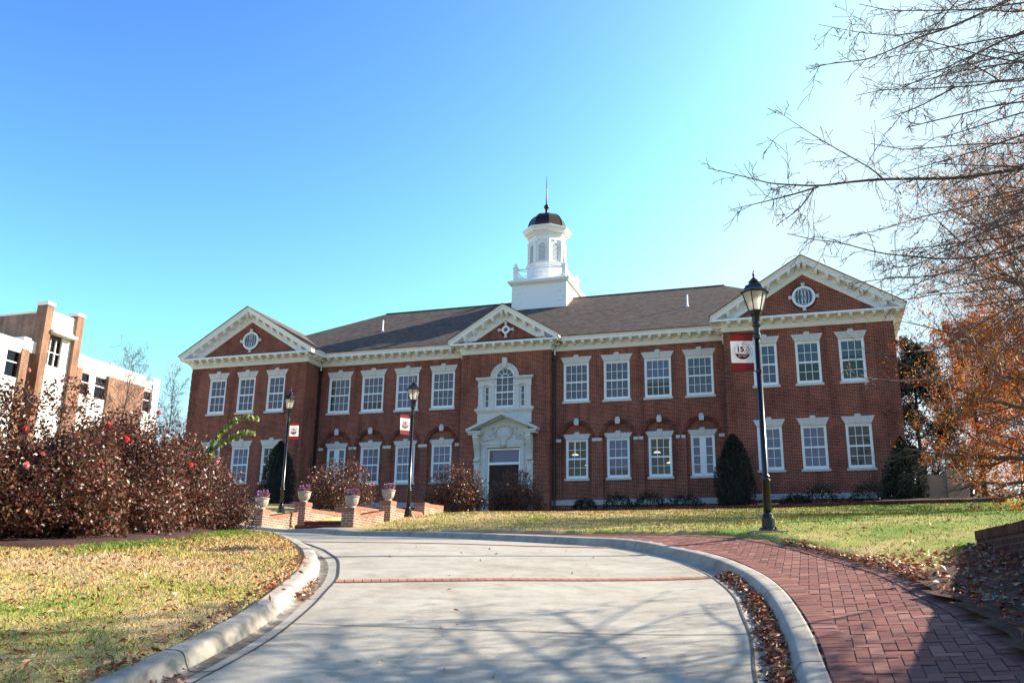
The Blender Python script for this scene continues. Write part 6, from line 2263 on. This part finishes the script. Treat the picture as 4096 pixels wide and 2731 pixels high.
# ---- foreground oak: bare limbs reaching in from the right
LIMBS = [[(10.5,6.9,7.93),(10.35,6.57,7.71),(10.2,6.1,7.38),(10.05,5.56,7.05),(9.9,5.1,6.81),(9.75,4.68,6.53),(9.6,4.27,6.27),(9.45,3.72,6.11),(9.3,3.41,5.93)],[(10.2,5.64,7.16),(9.8,4.75,6.75),(9.4,4.11,6.51),(9.0,3.48,6.33)],[(10.8,7.05,7.84),(10.55,6.29,7.7),(10.3,5.59,7.49),(10.05,4.84,7.29),(9.8,4.32,7.2)],[(11.2,7.16,7.01),(11.03,6.71,6.9),(10.87,6.24,6.72),(10.7,5.91,6.6),(10.53,5.3,6.45),(10.37,4.81,6.34),(10.2,4.34,6.14)],[(10.7,5.91,6.6),(10.65,5.33,6.24),(10.4,4.73,5.92)],[(11.03,6.71,6.9),(10.93,6.5,6.98),(10.77,6.0,7.1),(10.6,5.34,7.23)],[(10.6,6.6,5.36),(10.42,6.03,5.19),(10.24,5.51,5.03),(10.07,4.98,4.93),(9.89,4.43,4.83),(9.71,3.9,4.69),(9.53,3.53,4.55),(9.36,2.9,4.49),(9.18,2.68,4.46),(9.0,2.13,4.49)],[(9.89,4.43,4.84),(9.78,4.32,4.88),(9.65,3.91,5.03),(9.53,3.41,5.27),(9.4,3.04,5.46)],[(9.53,3.51,4.54),(9.3,3.07,4.31),(9.1,2.38,4.05)],[(9.53,3.47,4.53),(9.4,3.25,4.21),(9.3,2.97,3.99)],[(11.0,6.81,5.22),(10.75,5.96,4.9),(10.5,5.09,4.6),(10.25,4.57,4.34),(10.0,3.92,4.11)],[(10.2,6.21,4.13),(10.06,5.82,3.97),(9.91,5.29,3.83),(9.77,4.93,3.77),(9.63,4.2,3.77),(9.49,3.67,3.85),(9.34,3.37,3.8),(9.2,3.01,3.82)],[(10.6,6.45,4.23),(10.44,5.92,4.02),(10.28,5.49,3.84),(10.12,4.97,3.68),(9.96,4.48,3.6),(9.8,3.89,3.46)],[(10.9,6.56,3.86),(10.72,5.8,3.7),(10.55,5.27,3.61),(10.38,4.96,3.5),(10.2,4.45,3.39)],[(11.3,6.72,3.37),(11.16,6.25,3.0),(11.02,5.83,2.77),(10.88,5.44,2.64),(10.74,4.8,2.53),(10.6,4.11,2.55)],[(11.0,6.59,3.63),(10.85,6.14,3.34),(10.7,5.66,3.06),(10.55,5.22,2.91),(10.4,4.62,2.8)],[(10.7,6.71,5.77),(10.52,6.14,5.67),(10.35,5.53,5.53),(10.18,4.89,5.37),(10.0,4.38,5.36)],[(11.5,7.08,5.2),(11.32,6.39,4.85),(11.15,5.68,4.52),(10.98,5.11,4.19),(10.8,4.63,4.06)],[(10.9,7.03,7.28),(10.7,6.34,7.0),(10.5,5.62,6.73),(10.3,5.11,6.5)]]
SECOND = {1, 4, 5, 7, 8, 9}          # limbs that fork from another limb
def foreground_oak():
    q = np.random.default_rng(77)
    ts, tt = 6.6, 9.3
    base = P(ts, tt, gz(ts, tt) - .1)
    o = thing('bare_oak', 'bare foreground oak whose dark limbs and twigs reach in from the right', 'tree', base)
    top = P(ts + .3, tt - .1, 12.5) - base
    tr = MB()
    zs = np.linspace(0, 1, 9)
    tpts = [top*u + np.array([.12*math.sin(5*u), .1*math.sin(4*u), 0]) for u in zs]
    tr.tube(tpts, [.40*(1 - .8*u)*(1.3 if u == 0 else 1) for u in zs], 12)
    tr.build('trunk', MT['bark'], o, smooth=True)
    tw = MB()
    spots = []
    def twig(p, d, L, r, lev):
        n = 5
        pts, rad = [p], [r]
        for i in range(n):
            d = d + q.normal(0, .20, 3) + np.array([0, 0, -.06 if lev else -.05]); d /= np.linalg.norm(d)
            p = p + d*L/n
            pts.append(p); rad.append(max(.0030, r*(1 - .65*(i+1)/n)))
        tw.tube(pts, rad, 3, cap=False)
        spots.append((pts[-2], d))
        if lev < 2:
            for j in range(q.integers(2, 5) if lev == 0 else q.integers(0, 3)):
                i = q.integers(1, n)
                ax = q.normal(size=3); ax -= d*(ax @ d); ax /= np.linalg.norm(ax)
                an = q.uniform(.5, 1.0)
                twig(pts[i], d*math.cos(an) + ax*math.sin(an), L*q.uniform(.3, .6), max(.0030, rad[i]*.75), lev + 1)
    def limb(P3, r0, r1, dens, nm='limb', Lk=1.0):
        P3 = np.array(P3)
        L = np.r_[0, np.cumsum(np.linalg.norm(np.diff(P3, axis=0), axis=1))]
        m = max(8, int(L[-1]/.12))
        u = np.linspace(0, L[-1], m)
        pts = np.stack([np.interp(u, L, P3[:, i]) for i in range(3)], -1)
        # soften the corners
        for _ in range(2): pts[1:-1] = (pts[:-2] + 2*pts[1:-1] + pts[2:])/4
        rad = r0 + (r1 - r0)*(u/L[-1])**.8
        lb = MB(); lb.tube(list(pts), list(rad), 6 if r0 > .02 else 4, cap=False)
        lb.build(nm, MT['twig'], o)
        k = int(L[-1]*dens)
        for j in range(k):
            f = q.uniform(.06, 1.0)
            i = min(int(f*(m-1)), m - 2)
            d = pts[i+1] - pts[i]; d /= np.linalg.norm(d)
            ax = q.normal(size=3); ax -= d*(ax @ d); ax /= np.linalg.norm(ax)
            an = q.uniform(.55, 1.15)
            twig(pts[i], d*math.cos(an) + ax*math.sin(an), q.uniform(.22, .85)*Lk*(1.15 - .6*f), max(.0046, rad[i]*.4), 0)
    for i, l in enumerate(LIMBS):
        pts = [P(*p) - base for p in l]
        if i not in SECOND:
            p0 = pts[0]
            hz = max(1.2, min(p0[2] - .5, 11.0))
            u = hz/top[2]
            root = top*u
            mid = root*.45 + p0*.55 + np.array([0, 0, .15])
            pts = [root, mid] + pts
            limb(pts, {6: .062, 0: .045}.get(i, .034), .0038, 7.5 if i not in (6,) else 6.5)
        else:
            limb(pts, .013, .003, 8)
    # further limbs of the crown, some to the far and near side, that thicken the mesh of twigs at the right
    for k in range(88):
        hz = q.uniform(2.2, 6.2) if k % 9 else q.uniform(5, 11.0)
        a = q.uniform(-1, 1)
        a = q.uniform(.35, 1.15) if q.uniform() < .85 else q.uniform(-2.6, .2)
        dirp = -RT*math.cos(a) + FW*math.sin(a)
        d = np.array([dirp[0], dirp[1], q.uniform(-.12, .28)])
        L = q.uniform(3.6, 6.4)
        root = top*(hz/top[2])
        pts = [root]
        p = root.copy()
        for i in range(6):
            d = d + q.normal(0, .13, 3) + np.array([0, 0, -.03]); d /= np.linalg.norm(d)
            p = p + d*L/6; pts.append(p.copy())
        # keep the open sky the photograph shows left of the traced limbs
        rel = pts[-1] + base - np.array([CX, CY, CZ]); s_ = rel[:2] @ FW; t_ = rel[:2] @ RT
        if s_ > 3 and t_/s_ < .44: continue
        limb(pts, .034, .0045, 9.0)
    # low limbs beside the footpath, beyond the frame, whose shadows streak the paving
    for k in range(26):
        hz = q.uniform(1.6, 5.2); a = q.uniform(.75, 1.55)
        dirp = -RT*math.cos(a) + FW*math.sin(a)
        d = np.array([dirp[0], dirp[1], q.uniform(-.1, .25)]); p = top*(hz/top[2]); pts = [p.copy()]
        L = q.uniform(2.2, 4.4)
        for i in range(5):
            d = d + q.normal(0, .1, 3); d /= np.linalg.norm(d); p = p + d*L/5; pts.append(p.copy())
        rel = pts[-1] + base - np.array([CX, CY, CZ])
        if rel[:2] @ RT < .60*(rel[:2] @ FW): continue
        limb(pts, .034, .006, 6.5)
    tw.build('twigs', MT['twig'], o)
    idx = q.choice(len(spots), 240, replace=False)
    C = np.array([spots[i][0] for i in idx]); D = np.array([spots[i][1]*.4 + np.array([0, 0, -.5]) + q.normal(0, .35, 3) for i in idx])
    leaves('foliage', C + D*.04, D, q.uniform(.06, .12, len(C)), q.uniform(.015, .026, len(C)), MT['orange'], o)
foreground_oak()

# ================================================================== GRASS AND FALLEN LEAVES
def in_view(s, t, m=.66):
    return (s > 2) & (np.abs(t) < m*s + 1.5)

def scatter(n, s0, s1, t0, t1, pw=1.0):
    s = s0 + (s1 - s0)*rng.uniform(0, 1, n)**pw
    t = rng.uniform(t0, t1, n)
    ok = in_view(s, t)
    ok &= ~inside(PAVED_C, s, t) & ~inside(BED, s, t)
    near = ok & (s < 13) & (np.abs(t - wall_t(s) - .15) < .2)
    ok &= ~near
    x = CX + s*FW[0] + t*RT[0]; y = CY + s*FW[1] + t*RT[1]
    ok &= ~((y > -9.75) & (x > 3.6) & (x < 25)) & ~((x > -22) & (x < -1.5) & (y > -15)) & ~((x > .1) & (x < 3.9) & (y > -25.4)) & (y < -6)
    ok &= ~((x > 26) & (y > -12))
    return s[ok], t[ok]

MT['green_blade'] = leafmat('green_blade', [(0, (.06, .16, .02)), (.6, (.12, .26, .03)), (1, (.30, .36, .08))], .6, .2, .2)
def grass(name, s, t, h, w, lab, mat=None):
    n = len(s)
    z = lawn_h(s, t)
    x = CX + s*FW[0] + t*RT[0]; y = CY + s*FW[1] + t*RT[1]
    B = np.stack([x, y, CZ + z - .008], -1)
    a = rng.uniform(0, 2*math.pi, n)
    side = np.stack([np.cos(a), np.sin(a), np.zeros(n)], -1)*(w*rng.uniform(.6, 1.2, n))[:, None]
    ln = rng.normal(0, .55, (n, 2))
    hh = h*rng.uniform(.45, 1.25, n)
    mid = B + np.stack([ln[:, 0]*hh*.35, ln[:, 1]*hh*.35, hh*.6], -1)
    tip = B + np.stack([ln[:, 0]*hh*1.1, ln[:, 1]*hh*1.1, hh*.95], -1)
    V = np.stack([B - side*.5, B + side*.5, mid + side*.35, tip, mid - side*.35], 1).reshape(-1, 3)
    i0 = np.arange(n)*5
    F = np.stack([i0, i0+1, i0+2, i0+3, i0+4], -1)
    o = arr_mesh(name, V, F, mat or MT['blade'])
    tag(o, lab, 'grass', kind='stuff')
s1, t1 = scatter(230000, 4.6, 26, -16, -2.3, 1.35)
grass('left_lawn_grass', s1, t1, .05*np.clip(.75 + s1*.02, .8, 1.3), .0055*np.clip(s1/7, 1, 2.6), 'straw and green winter grass left of the drive')
bl = resample(BED[(BED[:, 0] > 12.9) & (BED[:, 1] > -8.2)], 400)
i_ = rng.integers(0, 400, 9000)
s1 = bl[i_, 0] - np.abs(rng.normal(0, .55, 9000)); t1 = bl[i_, 1] + np.abs(rng.normal(0, .5, 9000))
ok_ = (np.sin(s1*2.3) + np.sin(t1*3.1 + s1) > -.5) & ~inside(BED, s1, t1) & ~inside(PAVED_C, s1, t1)
grass('green_grass_fringe', s1[ok_], t1[ok_], .075*np.ones(ok_.sum()), .016*np.ones(ok_.sum()), 'bright green grass along the edge of the mulch bed', MT['green_blade'])
s1, t1 = scatter(210000, 6, 48, -4, 28, 1.0)
grass('right_lawn_grass', s1, t1, .05*np.clip(.75 + s1*.015, .8, 1.4), .0065*np.clip(s1/9, 1, 3.5), 'straw and green winter grass on the slope before the hall')

def fallen(name, s, t, z, size, lab):
    n = len(s)
    x = CX + s*FW[0] + t*RT[0]; y = CY + s*FW[1] + t*RT[1]
    C = np.stack([x, y, CZ + z], -1)
    D = rng.normal(size=(n, 3))*np.array([1, 1, .35])
    L = rng.uniform(.7, 1.3, n)*size
    o = leaves(name, C, D, L, L*rng.uniform(.26, .42, n), MT['fallen'], None, 'stuff', fold=.5)
    tag(o, lab, 'leaves')
s1, t1 = scatter(10000, 4.8, 25, -15, -2.3, 2.3)
fallen('fallen_leaves', s1, t1, lawn_h(s1, t1) + .035, .062, 'dry brown leaves strewn over the left lawn')
s1, t1 = scatter(2600, 8, 30, 3, 18, 1.0)
w_ = np.exp(-((t1 - np.interp(s1, SW[:, 0], SW[:, 1]) - 1.0)/2.2)**2)
k_ = rng.uniform(0, 1, len(s1)) < .12 + .8*w_*np.clip((17 - s1)/6, 0, 1)
s1, t1 = s1[k_], t1[k_]
fallen('fallen_leaves', s1, t1, lawn_h(s1, t1) + .03, .085, 'red brown leaves scattered on the right bank near the footpath')
# along the footpath's lawn edge, thick
u = rng.uniform(8.3, 14.5, 1700)
e = np.abs(rng.normal(0, .16, len(u)))
fallen('fallen_leaves', u, np.interp(u, SW[:, 0], SW[:, 1]) + e - .05, base_h(u, np.interp(u, SW[:, 0], SW[:, 1])) + .15 + rng.uniform(0, .04, len(u)), .07, 'dark line of leaves along the outer edge of the footpath')
# deep drift in the right hand gutter
def gutter(line, back, s0, s1, n, f0, f1, lab, dens=None):
    dense = resample(line, 3000); bk = nearest_on(back, dense[::10])
    bk = np.c_[np.interp(np.arange(3000), np.arange(0, 3000, 10), bk[:, 0]), np.interp(np.arange(3000), np.arange(0, 3000, 10), bk[:, 1])]
    ok = np.where((dense[:, 0] > s0) & (dense[:, 0] < s1) & (dense[:, 1] > -4.2))[0]
    w = np.ones(len(ok)) if dens is None else dens(dense[ok, 0])
    i = rng.choice(ok, n, p=w/w.sum())
    f = np.clip(rng.normal((f0+f1)/2, (f1-f0)/2.6, n), .05, .62)
    Q = dense[i]*(1 - f[:, None]) + bk[i]*f[:, None]
    Q = Q + rng.normal(0, .02, Q.shape)
    pile = np.exp(-((f - .45)/.16)**2)
    z = base_h(Q[:, 0], Q[:, 1]) + .0 + rng.uniform(0, 1, n)*.07*pile
    fallen('fallen_leaves', Q[:, 0], Q[:, 1], z, .072, lab)
gutter(RJ, RB, 4.5, 12.4, 4200, .25, .56, 'drift of red brown leaves filling the right gutter', lambda s: np.where(s < 8.9, 1.3, np.where(s < 10.4, .9, np.where(s < 11.2, .5, .9))))
gutter(LJ, LB, 5.2, 6.9, 60, .2, .5, 'few leaves in the left gutter by the kerb joint')
gutter(LJ, LB, 9.9, 11.2, 110, .35, .6, 'small heap of leaves in the left gutter bend')
# leaves caught along the left kerb's back edge and loose on the drive
u = rng.integers(0, len(LB), 900); Q = LB[u] + rng.normal(0, .06, (900, 2)) + np.array([0, -.05]); Q = Q[(Q[:, 0] > 4.5) & (Q[:, 0] < 12.5)]
fallen('fallen_leaves', Q[:, 0], Q[:, 1], base_h(Q[:, 0], Q[:, 1]) + .15 + rng.uniform(0, .03, len(Q)), .065, 'leaves caught along the lawn side of the left kerb')
q_s = rng.uniform(6, 16, 26); q_t = rng.uniform(-1.8, 2.0, 26)
fallen('fallen_leaves', q_s, q_t, base_h(q_s, q_t) + .012, .06, 'single loose leaves on the concrete drive')
s1 = rng.uniform(3.5, 11.6, 3200); t1 = wall_t(s1) - 2.0*rng.uniform(0, 1, 3200)**1.3 - .03
k_ = t1 > np.interp(s1, SW[:, 0], SW[:, 1]) - .05
fallen('fallen_leaves', s1[k_], t1[k_], lawn_h(s1[k_], t1[k_]) + .075, .075, 'shaded leaves at the foot of the retaining wall')
